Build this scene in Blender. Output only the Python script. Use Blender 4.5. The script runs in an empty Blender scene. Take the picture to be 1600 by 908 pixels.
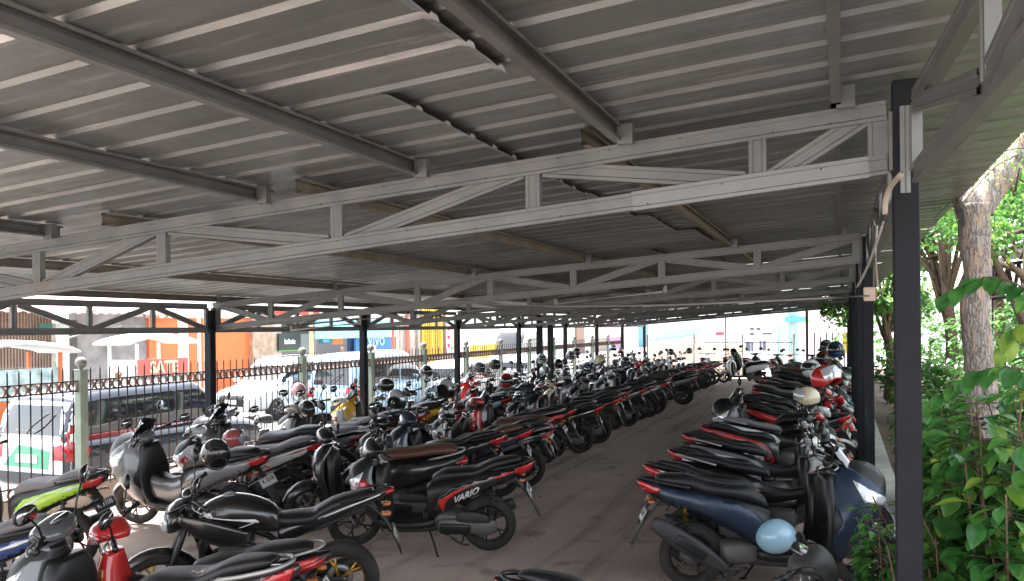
import bpy, bmesh, math, random
from mathutils import Vector, Matrix
from mathutils.bvhtree import BVHTree
from math import sin, cos, pi, radians as R

sc = bpy.context.scene
COL = sc.collection
# ---------------------------------------------------------------- camera
TH = math.atan(515/1240.)
EYE = Vector((0, 0, 2.1))
cd = bpy.data.cameras.new('camera'); cam = bpy.data.objects.new('camera', cd); COL.objects.link(cam)
cd.sensor_width = 36; cd.lens = 1240/1600*36; cd.shift_y = 58/1600; cd.clip_start = .05; cd.clip_end = 900
cam.matrix_world = Matrix.Translation(EYE) @ Matrix.Rotation(TH, 4, 'Z') @ Matrix.Rotation(R(90), 4, 'X') @ Matrix.Rotation(-.0105, 4, 'Z')
cd.dof.use_dof = False
sc.camera = cam
# ---------------------------------------------------------------- sky, sun, exposure
SUN_EL, SUN_AZ = R(68), R(-75)
w = bpy.data.worlds.new('World'); sc.world = w; w.use_nodes = True
nt = w.node_tree; nt.nodes.clear()
out = nt.nodes.new('ShaderNodeOutputWorld'); bg = nt.nodes.new('ShaderNodeBackground'); sky = nt.nodes.new('ShaderNodeTexSky')
sky.sky_type = 'NISHITA'; sky.sun_disc = False; sky.sun_elevation = SUN_EL; sky.sun_rotation = SUN_AZ
sky.air_density = 1.0; sky.dust_density = 1.6; sky.ozone_density = 1.0
bg.inputs['Strength'].default_value = .15
hs = nt.nodes.new('ShaderNodeHueSaturation'); hs.inputs['Saturation'].default_value = .32   # thin overcast: a nearly white sky
nt.links.new(sky.outputs[0], hs.inputs['Color']); nt.links.new(hs.outputs[0], bg.inputs[0]); nt.links.new(bg.outputs[0], out.inputs[0])
sl = bpy.data.lights.new('sun', 'SUN'); sl.energy = 4.2; sl.angle = R(9); sl.color = (1, .985, .96)
so = bpy.data.objects.new('sun', sl); COL.objects.link(so)
sdir = Vector((sin(SUN_AZ)*cos(SUN_EL), cos(SUN_AZ)*cos(SUN_EL), sin(SUN_EL)))
so.rotation_euler = sdir.to_track_quat('Z', 'Y').to_euler()
sc.view_settings.view_transform = 'Standard'; sc.view_settings.look = 'None'
sc.view_settings.exposure = 2.5; sc.view_settings.gamma = 1; sc.view_settings.use_curve_mapping = False
sc.cycles.max_bounces = 8; sc.cycles.diffuse_bounces = 5; sc.cycles.glossy_bounces = 3; sc.cycles.transmission_bounces = 4; sc.cycles.transparent_max_bounces = 8
sc.cycles.caustics_reflective = False; sc.cycles.caustics_refractive = False; sc.cycles.use_denoising = True
rnd = random.Random(7)

# ---------------------------------------------------------------- materials
MATS = {}
def mat(name, col, rough=.5, metal=0., coat=0., dust=0., noise=0., nscale=8., bump=0., bscale=60., spec=.5, emit=0., trans=0., alpha=1., dcol=(.30, .25, .20)):
    if name in MATS: return MATS[name]
    m = bpy.data.materials.new(name); m.use_nodes = True; MATS[name] = m
    n = m.node_tree.nodes; L = m.node_tree.links; b = n['Principled BSDF']
    c = tuple(col)+(1,)
    b.inputs['Base Color'].default_value = c; b.inputs['Roughness'].default_value = rough; b.inputs['Metallic'].default_value = metal
    b.inputs['Coat Weight'].default_value = coat; b.inputs['Coat Roughness'].default_value = .06
    b.inputs['Specular IOR Level'].default_value = spec
    if emit: b.inputs['Emission Color'].default_value = c; b.inputs['Emission Strength'].default_value = emit
    if trans: b.inputs['Transmission Weight'].default_value = trans
    if alpha < 1: b.inputs['Alpha'].default_value = alpha
    last = None
    if noise or dust or bump:
        tc = n.new('ShaderNodeTexCoord'); tx = n.new('ShaderNodeTexNoise'); tx.inputs['Scale'].default_value = nscale; tx.inputs['Detail'].default_value = 6; tx.inputs['Roughness'].default_value = .62
        L.new(tc.outputs['Object'], tx.inputs['Vector'])
    if noise:
        mx = n.new('ShaderNodeMix'); mx.data_type = 'RGBA'
        mr = n.new('ShaderNodeMapRange'); mr.inputs[1].default_value = .3; mr.inputs[2].default_value = .7
        L.new(tx.outputs[0], mr.inputs[0]); L.new(mr.outputs[0], mx.inputs[0])
        mx.inputs[6].default_value = tuple(max(0, v*(1-noise)) for v in col)+(1,); mx.inputs[7].default_value = tuple(min(1, v*(1+noise)) for v in col)+(1,)
        last = mx.outputs[2]; L.new(last, b.inputs['Base Color'])
    if dust:
        t2 = n.new('ShaderNodeTexNoise'); t2.inputs['Scale'].default_value = 5.; t2.inputs['Detail'].default_value = 8; t2.inputs['Roughness'].default_value = .7
        L.new(tc.outputs['Object'], t2.inputs['Vector'])
        m2 = n.new('ShaderNodeMapRange'); m2.inputs[1].default_value = .38; m2.inputs[2].default_value = .72; m2.inputs[4].default_value = dust
        L.new(t2.outputs[0], m2.inputs[0])
        mx = n.new('ShaderNodeMix'); mx.data_type = 'RGBA'; L.new(m2.outputs[0], mx.inputs[0])
        if last: L.new(last, mx.inputs[6])
        else: mx.inputs[6].default_value = c
        mx.inputs[7].default_value = tuple(dcol)+(1,)
        L.new(mx.outputs[2], b.inputs['Base Color'])
        ma = n.new('ShaderNodeMath'); ma.operation = 'MULTIPLY_ADD'; ma.inputs[1].default_value = .45; ma.inputs[2].default_value = rough; ma.use_clamp = True
        L.new(m2.outputs[0], ma.inputs[0]); L.new(ma.outputs[0], b.inputs['Roughness'])
    if bump:
        t3 = n.new('ShaderNodeTexNoise'); t3.inputs['Scale'].default_value = bscale; t3.inputs['Detail'].default_value = 4
        L.new(tc.outputs['Object'], t3.inputs['Vector'])
        bp = n.new('ShaderNodeBump'); bp.inputs['Strength'].default_value = bump; bp.inputs['Distance'].default_value = .01
        L.new(t3.outputs[0], bp.inputs['Height']); L.new(bp.outputs[0], b.inputs['Normal'])
    return m

PAINT = dict(black=(.004, .0045, .006), white=(.74, .74, .73), red=(.55, .018, .02), dark_red=(.22, .012, .018), blue=(.02, .05, .16), navy=(.012, .030, .062), silver=(.17, .17, .18),
             grey=(.11, .115, .12), yellow=(.75, .42, .02), green=(.35, .62, .02), teal=(.01, .26, .27), orange=(.75, .16, .02), brown=(.10, .045, .025), cream=(.62, .53, .36), pale_blue=(.36, .60, .74),
             pink=(.62, .30, .32), maroon=(.14, .01, .015), purple=(.10, .07, .35), mint=(.20, .42, .36))
def paint(c, matte=False):
    col = PAINT[c]
    if matte: return mat('satin_'+c+'_paint', col, .34, .35, .15, dust=.10)
    return mat('glossy_'+c+'_paint', col, .28, 0, .85, dust=.05)
M_PL = mat('black_plastic', (.0075, .008, .009), .38, dust=.09, dcol=(.10, .09, .08), spec=.42)
M_PL2 = mat('grey_plastic', (.022, .023, .025), .5, dust=.28, dcol=(.13, .11, .095))
M_SEAT = mat('black_vinyl', (.008, .0085, .010), .42, bump=.12, bscale=400, dust=.07, dcol=(.09, .085, .08), spec=.42)
M_SEATB = mat('brown_vinyl', (.095, .036, .020), .45, bump=.12, bscale=400, dust=.10)
M_SEATG = mat('faded_grey_vinyl', (.16, .15, .155), .6, bump=.12, bscale=400, dust=.15)
M_TYRE = mat('tyre_rubber', (.014, .0135, .013), .78, bump=.3, bscale=90, dust=.5, dcol=(.12, .10, .085))
M_RIM = mat('black_alloy', (.03, .03, .032), .4, .5, dust=.5, dcol=(.2, .165, .13))
M_RIMG = mat('gold_alloy', (.62, .36, .03), .35, .6, dust=.15)
M_RIMS = mat('silver_alloy', (.40, .40, .40), .4, .7, dust=.45)
M_ENG = mat('cast_aluminium', (.15, .148, .145), .5, .55, dust=.6, dcol=(.11, .09, .075))
M_CHR = mat('chrome', (.75, .75, .76), .12, 1.)
M_GOLD = mat('gold_anodised', (.75, .40, .04), .25, .9)
M_MIR = mat('mirror_glass', (.6, .62, .65), .04, 1.)
M_RED = mat('red_lens', (.42, .010, .016), .16, 0, .6)
M_AMB = mat('amber_lens', (.42, .12, .02), .16, 0, .6)
M_CLR = mat('clear_lens', (.62, .64, .66), .10, .25, .8)
M_SMOKE = mat('smoked_screen', (.02, .022, .026), .08, 0, 1.)
M_PLW = mat('white_plate', (.70, .70, .68), .5, dust=.2)
M_PLB = mat('black_plate', (.018, .018, .02), .5, dust=.2)
M_INKW = mat('white_print', (.75, .75, .74), .5)
M_INKK = mat('black_print', (.012, .012, .013), .5)

# ---------------------------------------------------------------- mesh collector
class MB:
    def __init__(s): s.v = []; s.f = []; s.mi = []; s.sm = []
    def add(s, vs, fs, mi=0, smooth=True, M=None):
        o = len(s.v)
        if M is not None: vs = [M @ Vector(p) for p in vs]
        s.v += [tuple(p) for p in vs]; s.f += [tuple(i+o for i in f) for f in fs]
        s.mi += [mi]*len(fs); s.sm += [smooth]*len(fs); return s
    def xf(s, M): s.v = [tuple(M @ Vector(p)) for p in s.v]; return s
    def bvh(s): return BVHTree.FromPolygons([Vector(p) for p in s.v], s.f)
    def mesh(s, name, mats):
        me = bpy.data.meshes.new(name); me.from_pydata(s.v, [], s.f)
        for m in (mats if isinstance(mats, (list, tuple)) else [mats]): me.materials.append(m)
        me.polygons.foreach_set('material_index', s.mi); me.polygons.foreach_set('use_smooth', s.sm)
        me.update(); return me
    def build(s, name, mats, parent=None, **kw):
        o = bpy.data.objects.new(name, s.mesh(name, mats)); COL.objects.link(o)
        if parent: o.parent = parent
        if kw: tag(o, **kw)
        return o
def tag(o, label=None, cat=None, group=None, kind=None):
    if label: o['label'] = label
    if cat: o['category'] = cat
    if group: o['group'] = group
    if kind: o['kind'] = kind
    return o
def empty(name, loc=(0, 0, 0), rot=(0, 0, 0), **kw):
    o = bpy.data.objects.new(name, None); COL.objects.link(o); o.location = loc; o.rotation_euler = rot; o.empty_display_size = .1
    if kw: tag(o, **kw)
    return o
KIDS = {}
def children(o): return list(o.children)
def copy_tree(o, parent=None):
    c = o.copy(); COL.objects.link(c)
    if parent: c.parent = parent
    for ch in children(o): copy_tree(ch, c)
    return c

# ---------------------------------------------------------------- shapes
def box(mb, a, b, mi=0, M=None, bev=0.):
    x0, y0, z0 = a; x1, y1, z1 = b
    x0, x1 = min(x0, x1), max(x0, x1); y0, y1 = min(y0, y1), max(y0, y1); z0, z1 = min(z0, z1), max(z0, z1)
    if bev > 0:
        bm = bmesh.new(); bmesh.ops.create_cube(bm, size=1)
        for v in bm.verts: v.co = Vector(((x0+x1)/2+v.co.x*(x1-x0), (y0+y1)/2+v.co.y*(y1-y0), (z0+z1)/2+v.co.z*(z1-z0)))
        bmesh.ops.bevel(bm, geom=list(bm.edges), offset=min(bev, .45*min(x1-x0, y1-y0, z1-z0)), segments=2, affect='EDGES', profile=.5)
        add_bm(mb, bm, mi, M, False); return mb
    vs = [(x, y, z) for z in (z0, z1) for y in (y0, y1) for x in (x0, x1)]
    return mb.add(vs, [(0, 2, 3, 1), (4, 5, 7, 6), (0, 1, 5, 4), (2, 6, 7, 3), (0, 4, 6, 2), (1, 3, 7, 5)], mi, False, M)
def add_bm(mb, bm, mi=0, M=None, smooth=True):
    bm.verts.index_update(); bm.faces.ensure_lookup_table()
    mb.add([v.co.copy() for v in bm.verts], [[v.index for v in f.verts] for f in bm.faces], mi, smooth, M); bm.free()
def frame_for(d):
    d = Vector(d).normalized(); up = Vector((0, 0, 1)) if abs(d.z) < .95 else Vector((1, 0, 0))
    a = d.cross(up).normalized(); b = a.cross(d).normalized(); return a, b
def tube(mb, pts, r, n=8, mi=0, cap=True, M=None, smooth=True):
    pts = [Vector(p) for p in pts]; rs = r if isinstance(r, (list, tuple)) else [r]*len(pts)
    vs = []; fs = []; a = None
    for i, p in enumerate(pts):
        d = (pts[min(i+1, len(pts)-1)]-pts[max(i-1, 0)]).normalized()
        if a is None: a, b = frame_for(d)
        else:
            a = (a-d*a.dot(d))
            a = a.normalized() if a.length > 1e-4 else frame_for(d)[0]
            b = d.cross(a)
        for k in range(n):
            t = 2*pi*k/n; vs.append(p+(a*cos(t)+b*sin(t))*rs[i])
    for i in range(len(pts)-1):
        for k in range(n): fs.append((i*n+k, i*n+(k+1) % n, (i+1)*n+(k+1) % n, (i+1)*n+k))
    if cap: fs += [tuple(reversed(range(n))), tuple((len(pts)-1)*n+k for k in range(n))]
    return mb.add(vs, fs, mi, smooth, M)
def crom(P, sub):
    """Catmull-Rom through tuples of numbers"""
    if sub <= 1 or len(P) < 3: return [tuple(p) for p in P]
    o = []
    for i in range(len(P)-1):
        p0 = P[i-1] if i else P[i]; p1 = P[i]; p2 = P[i+1]; p3 = P[i+2] if i+2 < len(P) else P[i+1]
        for k in range(sub):
            t = k/sub
            o.append(tuple(.5*((2*b)+(-a+c)*t+(2*a-5*b+4*c-d)*t*t+(-a+3*b-3*c+d)*t**3) for a, b, c, d in zip(p0, p1, p2, p3)))
    o.append(tuple(P[-1])); return o
def stube(mb, pts, r, n=8, sub=4, **k):
    if isinstance(r, (list, tuple)):
        q = crom([tuple(p)+(x,) for p, x in zip(pts, r)], sub); return tube(mb, [p[:3] for p in q], [p[3] for p in q], n, **k)
    return tube(mb, crom(pts, sub), r, n, **k)
def loft(mb, st, n=18, sub=3, mi=0, M=None, axis='x', y0=0.):
    """st: (cx, cz, hw, hh, e, tilt) stations in the bike's mid plane. hw is the half width across, hh the half height at right angles to the tilt
    direction; e the squareness (2 round, 4 boxy). axis 'x': sections stand across the length; 'z': sections lie flat and stack upwards."""
    st = [tuple(s)+((2.6,) if len(s) < 5 else ())+((0.,) if len(s) < 6 else ()) for s in st]
    st = crom(st, sub); vs = []; fs = []
    for (cx, cz, hw, hh, e, tl) in st:
        hw = max(hw, .002); hh = max(hh, .002); e = max(e, 1.2)
        for k in range(n):
            t = 2*pi*k/n; c_, s_ = cos(t), sin(t)
            yy = math.copysign(abs(c_)**(2/e), c_)*hw; nn = math.copysign(abs(s_)**(2/e), s_)*hh
            if axis == 'x': vs.append((cx-nn*sin(tl), y0+yy, cz+nn*cos(tl)))
            else: vs.append((cx+nn*cos(tl), y0+yy, cz+nn*sin(tl)))
    m = len(st)
    for i in range(m-1):
        for k in range(n):
            q = (i*n+k, (i+1)*n+k, (i+1)*n+(k+1) % n, i*n+(k+1) % n); fs.append(q)
    fs += [tuple(range(n)), tuple((m-1)*n+k for k in reversed(range(n)))]
    return mb.add(vs, fs, mi, True, M)
def lathe(mb, prof, n=20, mi=0, M=None, closed=False, smooth=True):
    """prof: (r, h) turned about the local z axis"""
    vs = []; fs = []
    for r_, h in prof:
        for k in range(n): t = 2*pi*k/n; vs.append((r_*cos(t), r_*sin(t), h))
    m = len(prof)
    for i in range(m if closed else m-1):
        j = (i+1) % m
        for k in range(n): fs.append((i*n+k, i*n+(k+1) % n, j*n+(k+1) % n, j*n+k))
    if not closed:
        if prof[0][0] > 1e-4: fs.append(tuple(reversed(range(n))))
        if prof[-1][0] > 1e-4: fs.append(tuple((m-1)*n+k for k in range(n)))
    return mb.add(vs, fs, mi, smooth, M)
def prism(mb, poly, t0, t1, M=None, mi=0, bev=0., plane='xz'):
    """polygon in the plane, extruded from t0 to t1 along the third axis, edges bevelled"""
    f3 = (lambda a, b, t: (a, t, b)) if plane == 'xz' else ((lambda a, b, t: (a, b, t)) if plane == 'xy' else (lambda a, b, t: (t, a, b)))
    bm = bmesh.new(); lo = [bm.verts.new(f3(a, b, t0)) for a, b in poly]; hi = [bm.verts.new(f3(a, b, t1)) for a, b in poly]; k = len(poly)
    bm.faces.new(lo); bm.faces.new(list(reversed(hi)))
    for i in range(k): bm.faces.new((lo[i], hi[i], hi[(i+1) % k], lo[(i+1) % k]))
    bmesh.ops.recalc_face_normals(bm, faces=bm.faces)
    if bev: bmesh.ops.bevel(bm, geom=list(bm.edges), offset=bev, segments=1, affect='EDGES', profile=.5)
    add_bm(mb, bm, mi, M, False); return mb
def decal(mb, poly, side, bvh, off=.003, thick=0., mi=0, step=.035, miss='drop', axis='y'):
    """lays a polygon drawn in the side view onto the body's surface, as a thin panel following it"""
    bm = bmesh.new(); vs = [bm.verts.new((a, 0, b)) for a, b in poly]; bm.faces.new(vs)
    xs = [a for a, b in poly]; zs = [b for a, b in poly]
    k = min(xs)+step
    while k < max(xs): bmesh.ops.bisect_plane(bm, geom=bm.verts[:]+bm.edges[:]+bm.faces[:], plane_co=(k, 0, 0), plane_no=(1, 0, 0)); k += step
    k = min(zs)+step
    while k < max(zs): bmesh.ops.bisect_plane(bm, geom=bm.verts[:]+bm.edges[:]+bm.faces[:], plane_co=(0, 0, k), plane_no=(0, 0, 1)); k += step
    bad = []; nor = {}
    for v in bm.verts:
        h, nn, _, _ = bvh.ray_cast(Vector((v.co.x, side*1.2, v.co.z)), Vector((0, -side, 0)))
        if h is None:
            h, nn, _, _ = bvh.find_nearest(Vector((v.co.x, side*.12, v.co.z)))
            if (h-Vector((v.co.x, h.y, v.co.z))).length > .03: bad.append(v)
        if nn.y*side < 0: nn = -nn
        v.co = h+nn*off; nor[v] = nn.copy()
    if bad:
        for v in bad: nor.pop(v, None)
        bmesh.ops.delete(bm, geom=bad, context='VERTS')
    if thick and bm.faces:
        inner = {}
        for e in [e for e in bm.edges if len(e.link_faces) == 1]:
            for v in e.verts:
                if v not in inner: inner[v] = bm.verts.new(v.co-nor[v]*(thick+off*.8))
            a_, b_ = e.verts; bm.faces.new((a_, b_, inner[b_], inner[a_]))
        bmesh.ops.recalc_face_normals(bm, faces=bm.faces)
    if bm.faces: add_bm(mb, bm, mi)
    else: bm.free()
    return mb
def text_mb(s, size=.1, depth=.002, shear=0., bold=.0, ax='CENTER', spacing=1.):
    cu = bpy.data.curves.new('lettering', 'FONT'); cu.body = s; cu.size = size; cu.extrude = depth; cu.shear = shear; cu.offset = bold
    cu.align_x = ax; cu.align_y = 'CENTER'; cu.resolution_u = 3; cu.space_character = spacing
    o = bpy.data.objects.new('lettering', cu); COL.objects.link(o)
    bpy.context.view_layer.update()
    me = o.evaluated_get(bpy.context.evaluated_depsgraph_get()).to_mesh()
    mb = MB(); mb.add([v.co.copy() for v in me.vertices], [tuple(p.vertices) for p in me.polygons], 0, False)
    o.evaluated_get(bpy.context.evaluated_depsgraph_get()).to_mesh_clear()
    bpy.data.objects.remove(o); bpy.data.curves.remove(cu); return mb
def basis(o, x, y, z=None):
    x = Vector(x).normalized(); y = Vector(y); z = x.cross(y).normalized() if z is None else Vector(z); y = z.cross(x).normalized()
    M = Matrix.Identity(4)
    for i in range(3): M[i][0] = x[i]; M[i][1] = y[i]; M[i][2] = z[i]; M[i][3] = Vector(o)[i]
    return M
# ================================================================ ground, kerb, street
def ray(x, y):
    """direction through a pixel of the 1600 px photograph, used only to read positions off it"""
    r = .0105; u, v = x-800, y-512; u, v = u*cos(r)-v*sin(r), v*cos(r)+u*sin(r)
    return u/1240., -v/1240.
def atX(x, y, X):
    a, b = ray(x, y); d = X/(a*cos(TH)-sin(TH)); return Vector((X, a*d*sin(TH)+d*cos(TH), 2.1+b*d))
def atY(x, y, Y):
    a, b = ray(x, y); d = Y/(a*sin(TH)+cos(TH)); return Vector((a*d*cos(TH)-d*sin(TH), Y, 2.1+b*d))
def atZ(x, y, z=0.):
    a, b = ray(x, y); d = (z-2.1)/b; return Vector((a*d*cos(TH)-d*sin(TH), a*d*sin(TH)+d*cos(TH), z))

def ground_mat(name, c1, c2, c3, scale=.8, rough=.9, bump=.35):
    m = bpy.data.materials.new(name); m.use_nodes = True; n = m.node_tree.nodes; L = m.node_tree.links; b = n['Principled BSDF']; b.inputs['Roughness'].default_value = rough
    tc = n.new('ShaderNodeTexCoord'); a = n.new('ShaderNodeTexNoise'); a.inputs['Scale'].default_value = scale; a.inputs['Detail'].default_value = 9; a.inputs['Roughness'].default_value = .65
    f = n.new('ShaderNodeTexNoise'); f.inputs['Scale'].default_value = 45; f.inputs['Detail'].default_value = 6; f.inputs['Roughness'].default_value = .75
    L.new(tc.outputs['Object'], a.inputs[0]); L.new(tc.outputs['Object'], f.inputs[0])
    cr = n.new('ShaderNodeValToRGB'); cr.color_ramp.elements[0].position = .32; cr.color_ramp.elements[1].position = .70
    cr.color_ramp.elements[0].color = tuple(c1)+(1,); cr.color_ramp.elements[1].color = tuple(c2)+(1,)
    L.new(a.outputs[0], cr.inputs[0]); mx = n.new('ShaderNodeMix'); mx.data_type = 'RGBA'; mr = n.new('ShaderNodeMapRange'); mr.inputs[1].default_value = .52; mr.inputs[2].default_value = .75; mr.inputs[4].default_value = .8
    L.new(f.outputs[0], mr.inputs[0]); L.new(mr.outputs[0], mx.inputs[0]); L.new(cr.outputs[0], mx.inputs[6]); mx.inputs[7].default_value = tuple(c3)+(1,)
    L.new(mx.outputs[2], b.inputs['Base Color']); bp = n.new('ShaderNodeBump'); bp.inputs['Strength'].default_value = bump; bp.inputs['Distance'].default_value = .02
    L.new(f.outputs[0], bp.inputs['Height']); L.new(bp.outputs[0], b.inputs['Normal']); return m
g = MB()
# uneven trodden yard: a fine grid with small bumps
vs = []; fs = []; nx, ny = 60, 200
from mathutils import noise
for j in range(ny+1):
    for i in range(nx+1):
        x = -8.45+9.05*i/nx; y = -4+38*j/ny; vs.append((x, y, .012*noise.noise(Vector((x*1.3, y*1.3, 0)))+.006*noise.noise(Vector((x*5, y*5, 3)))-.004))
for j in range(ny):
    for i in range(nx): a = j*(nx+1)+i; fs.append((a, a+1, a+nx+2, a+nx+1))
g.add(vs, fs); M_YARD = ground_mat('trodden_earth_and_cement', (.50, .375, .31), (.62, .485, .415), (.33, .24, .19), .9)
n = M_YARD.node_tree.nodes; L = M_YARD.node_tree.links; bs = n['Principled BSDF']; src = bs.inputs['Base Color'].links[0].from_socket
tc = n.new('ShaderNodeTexCoord'); mp = n.new('ShaderNodeMapping'); mp.inputs['Scale'].default_value = (2.6, .16, 1); L.new(tc.outputs['Object'], mp.inputs[0])
tr = n.new('ShaderNodeTexNoise'); tr.inputs['Scale'].default_value = 1.3; tr.inputs['Detail'].default_value = 7; tr.inputs['Roughness'].default_value = .6; L.new(mp.outputs[0], tr.inputs[0])
st_ = n.new('ShaderNodeTexNoise'); st_.inputs['Scale'].default_value = 2.3; st_.inputs['Detail'].default_value = 5; L.new(tc.outputs['Object'], st_.inputs[0])
for tex, lo, hi, am, colr in ((tr, .50, .66, .55, (.24, .17, .135, 1)), (st_, .60, .70, .6, (.17, .125, .10, 1)), (st_, .36, .30, .35, (.62, .53, .46, 1))):
    mr = n.new('ShaderNodeMapRange'); mr.inputs[1].default_value = lo; mr.inputs[2].default_value = hi; mr.inputs[4].default_value = am; L.new(tex.outputs[0], mr.inputs[0])
    mx = n.new('ShaderNodeMix'); mx.data_type = 'RGBA'; L.new(mr.outputs[0], mx.inputs[0]); L.new(src, mx.inputs[6]); mx.inputs[7].default_value = colr; src = mx.outputs[2]
L.new(src, bs.inputs['Base Color'])
g.build('ground_yard', M_YARD, kind='structure')
g = MB(); box(g, (-8.45, -6, -.47), (-8.28, 34, .30)); g.build('fence_plinth', mat('rough_concrete', (.30, .28, .26), .9, noise=.3, nscale=3, bump=.4), kind='structure')
g = MB(); g.add([(-400, -400, -.455), (400, -400, -.455), (400, 700, -.455), (-400, 700, -.455)], [(0, 1, 2, 3)]); g.build('ground', ground_mat('pale_paving', (.26, .25, .24), (.36, .345, .33), (.20, .19, .18), .25), kind='structure')
g = MB(); g.add([(-15.6, -40, -.45), (-8.5, -40, -.45), (-8.5, 90, -.45), (-15.6, 90, -.45)], [(0, 1, 2, 3)]); g.build('road', ground_mat('worn_asphalt', (.10, .098, .095), (.16, .155, .15), (.07, .068, .066), .4), kind='structure')
g = MB(); box(g, (-22, -40, -.45), (-17.6, 90, -.31)); g.build('pavement', ground_mat('pavement_slabs', (.36, .34, .31), (.46, .43, .40), (.28, .26, .24), .6), kind='structure')
g = MB(); vs = []; fs = []
for j in range(81):
    for i in range(31):
        x = .58+14*(i/30)**1.5; y = -4+44*j/80; vs.append((x, y, .02+.05*noise.noise(Vector((x*.9, y*.9, 8)))+.02*noise.noise(Vector((x*4, y*4, 8)))))
for j in range(80):
    for i in range(30): a = j*31+i; fs.append((a, a+1, a+32, a+31))
g.add(vs, fs); g.build('ground_bed', ground_mat('garden_soil', (.10, .065, .045), (.19, .135, .10), (.05, .035, .025), 1.6, bump=.8), kind='structure')
g = MB()
for k in range(38): box(g, (.40, -3+k*1.0, -.2), (.62, -3+k*1.0+.985, .125), 0, None, .012)
g.build('garden_kerb', mat('pale_kerb_concrete', (.52, .50, .47), .85, noise=.18, nscale=6, bump=.3), kind='structure')
g = MB(); box(g, (.60, -4, -.455), (15, 40, -.10)); box(g, (-8.28, -4, -.455), (.58, 34, -.03)); g.build('ground_fill', M_YARD, kind='structure')

# ================================================================ the shed
M_ZINC = mat('galvanised_sheet', (.285, .305, .30), .36, .75, noise=.16, nscale=1.3, dust=.34, dcol=(.17, .175, .165), bump=.10, bscale=5)
def streaks(m, sc_, c, lo, hi, am):
    n = m.node_tree.nodes; L = m.node_tree.links; bs = n['Principled BSDF']; src = bs.inputs['Base Color'].links[0].from_socket
    tc = n.new('ShaderNodeTexCoord'); mp = n.new('ShaderNodeMapping'); mp.inputs['Scale'].default_value = sc_; L.new(tc.outputs['Object'], mp.inputs[0])
    tx = n.new('ShaderNodeTexNoise'); tx.inputs['Scale'].default_value = 1.; tx.inputs['Detail'].default_value = 8; tx.inputs['Roughness'].default_value = .65; L.new(mp.outputs[0], tx.inputs[0])
    mr = n.new('ShaderNodeMapRange'); mr.inputs[1].default_value = lo; mr.inputs[2].default_value = hi; mr.inputs[4].default_value = am; L.new(tx.outputs[0], mr.inputs[0])
    mx = n.new('ShaderNodeMix'); mx.data_type = 'RGBA'; L.new(mr.outputs[0], mx.inputs[0]); L.new(src, mx.inputs[6]); mx.inputs[7].default_value = tuple(c)+(1,); L.new(mx.outputs[2], bs.inputs['Base Color'])
streaks(M_ZINC, (.7, 9, 1), (.16, .155, .15), .50, .68, .75); streaks(M_ZINC, (1.2, 14, 1), (.50, .50, .50), .56, .66, .6); streaks(M_ZINC, (3, 3, 3), (.20, .13, .09), .66, .76, .6)
M_STEEL = mat('galvanised_channel', (.16, .168, .168), .44, .5, noise=.16, nscale=5, dust=.25, dcol=(.24, .22, .20), bump=.08, bscale=120)
M_STEELN = mat('bright_galvanised_channel', (.215, .222, .222), .40, .45, noise=.08, nscale=8)
M_STEELB = mat('weathered_channel', (.20, .175, .145), .55, .4, noise=.25, nscale=4, dust=.4, dcol=(.16, .12, .08))
M_EAVE = mat('grey_painted_steel', (.17, .175, .18), .5, .2, noise=.2, nscale=4)
M_POST = mat('dark_blue_grey_paint', (.006, .0075, .0105), .58, noise=.25, nscale=6, dust=.25, dcol=(.030, .034, .042), spec=.22, bump=.15, bscale=40)
streaks(M_STEEL, (2.2, 2.2, 2.2), (.20, .14, .10), .62, .74, .7); streaks(M_STEEL, (1.5, 5, 5), (.12, .118, .115), .54, .72, .5); streaks(M_POST, (9, 9, 1.1), (.075, .08, .095), .58, .74, .5)
M_SCREW = mat('dark_screw', (.04, .04, .04), .5, .6)
def zt(X): return 2.925+.062*(X-.1)      # top of the trusses' upper chords
def zr(X): return zt(X)+.080             # underside of the roof sheets
shed = empty('parking_shed', (0, 0, 0)); tag(shed, 'long open parking shed of galvanised trusses, dark posts and a ribbed metal roof', 'shed')
def chan(mb, p0, p1, h=.072, wd=.035, face=Vector((0, -1, 0)), mi=0, lip=.011, t=.0022, screws=True):
    """a C channel from p0 to p1; its flat web looks along face, flanges and lips behind it"""
    p0, p1 = Vector(p0), Vector(p1); d = (p1-p0).normalized(); nn = (face-d*face.dot(d)).normalized(); up = d.cross(nn).normalized(); L = (p1-p0).length
    M = Matrix.Identity(4)
    for i in range(3): M[i][0] = d[i]; M[i][1] = nn[i]; M[i][2] = up[i]; M[i][3] = p0[i]
    prof = [(0, -h/2), (0, -h/2+.014), (-.004, -h/2+.018), (-.004, h/2-.018), (0, h/2-.014), (0, h/2), (-wd, h/2), (-wd, h/2-lip), (-wd+t, h/2-lip), (-wd+t, h/2-t), (-t, h/2-t), (-t-.004, h/2-.018), (-t-.004, -h/2+.018), (-t, -h/2+t), (-wd+t, -h/2+t), (-wd+t, -h/2+lip), (-wd, -h/2+lip), (-wd, -h/2)]
    k = len(prof); vs = [(x, a, b) for x in (0, L) for a, b in prof]
    fs = [(i, (i+1) % k, k+(i+1) % k, k+i) for i in range(k)]
    for i in (0, 1):   # open ends closed by the metal's edge
        o = i*k
        for q in ((0, 17, 14, 13, 12, 1), ): pass
    mb.add(vs, fs, mi, False, M); return M, L
def screws(mb, M, L, mi, n, seed=0):
    rr = random.Random(seed)
    for k in range(n):
        x = L*(k+.5)/n+rr.uniform(-.06, .06); lathe(mb, [(0, .003), (.0022, .0025), (.0036, 0)], 6, mi, M @ Matrix.Translation((x, -.002 if 0 else .0, rr.choice((-.018, .018)))) @ Matrix.Rotation(-pi/2, 4, 'X'))
TY = [3.25, 7.9, 11.4, 14.9, 18.4, 21.9, 25.4, 28.9, 31.9]
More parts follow.
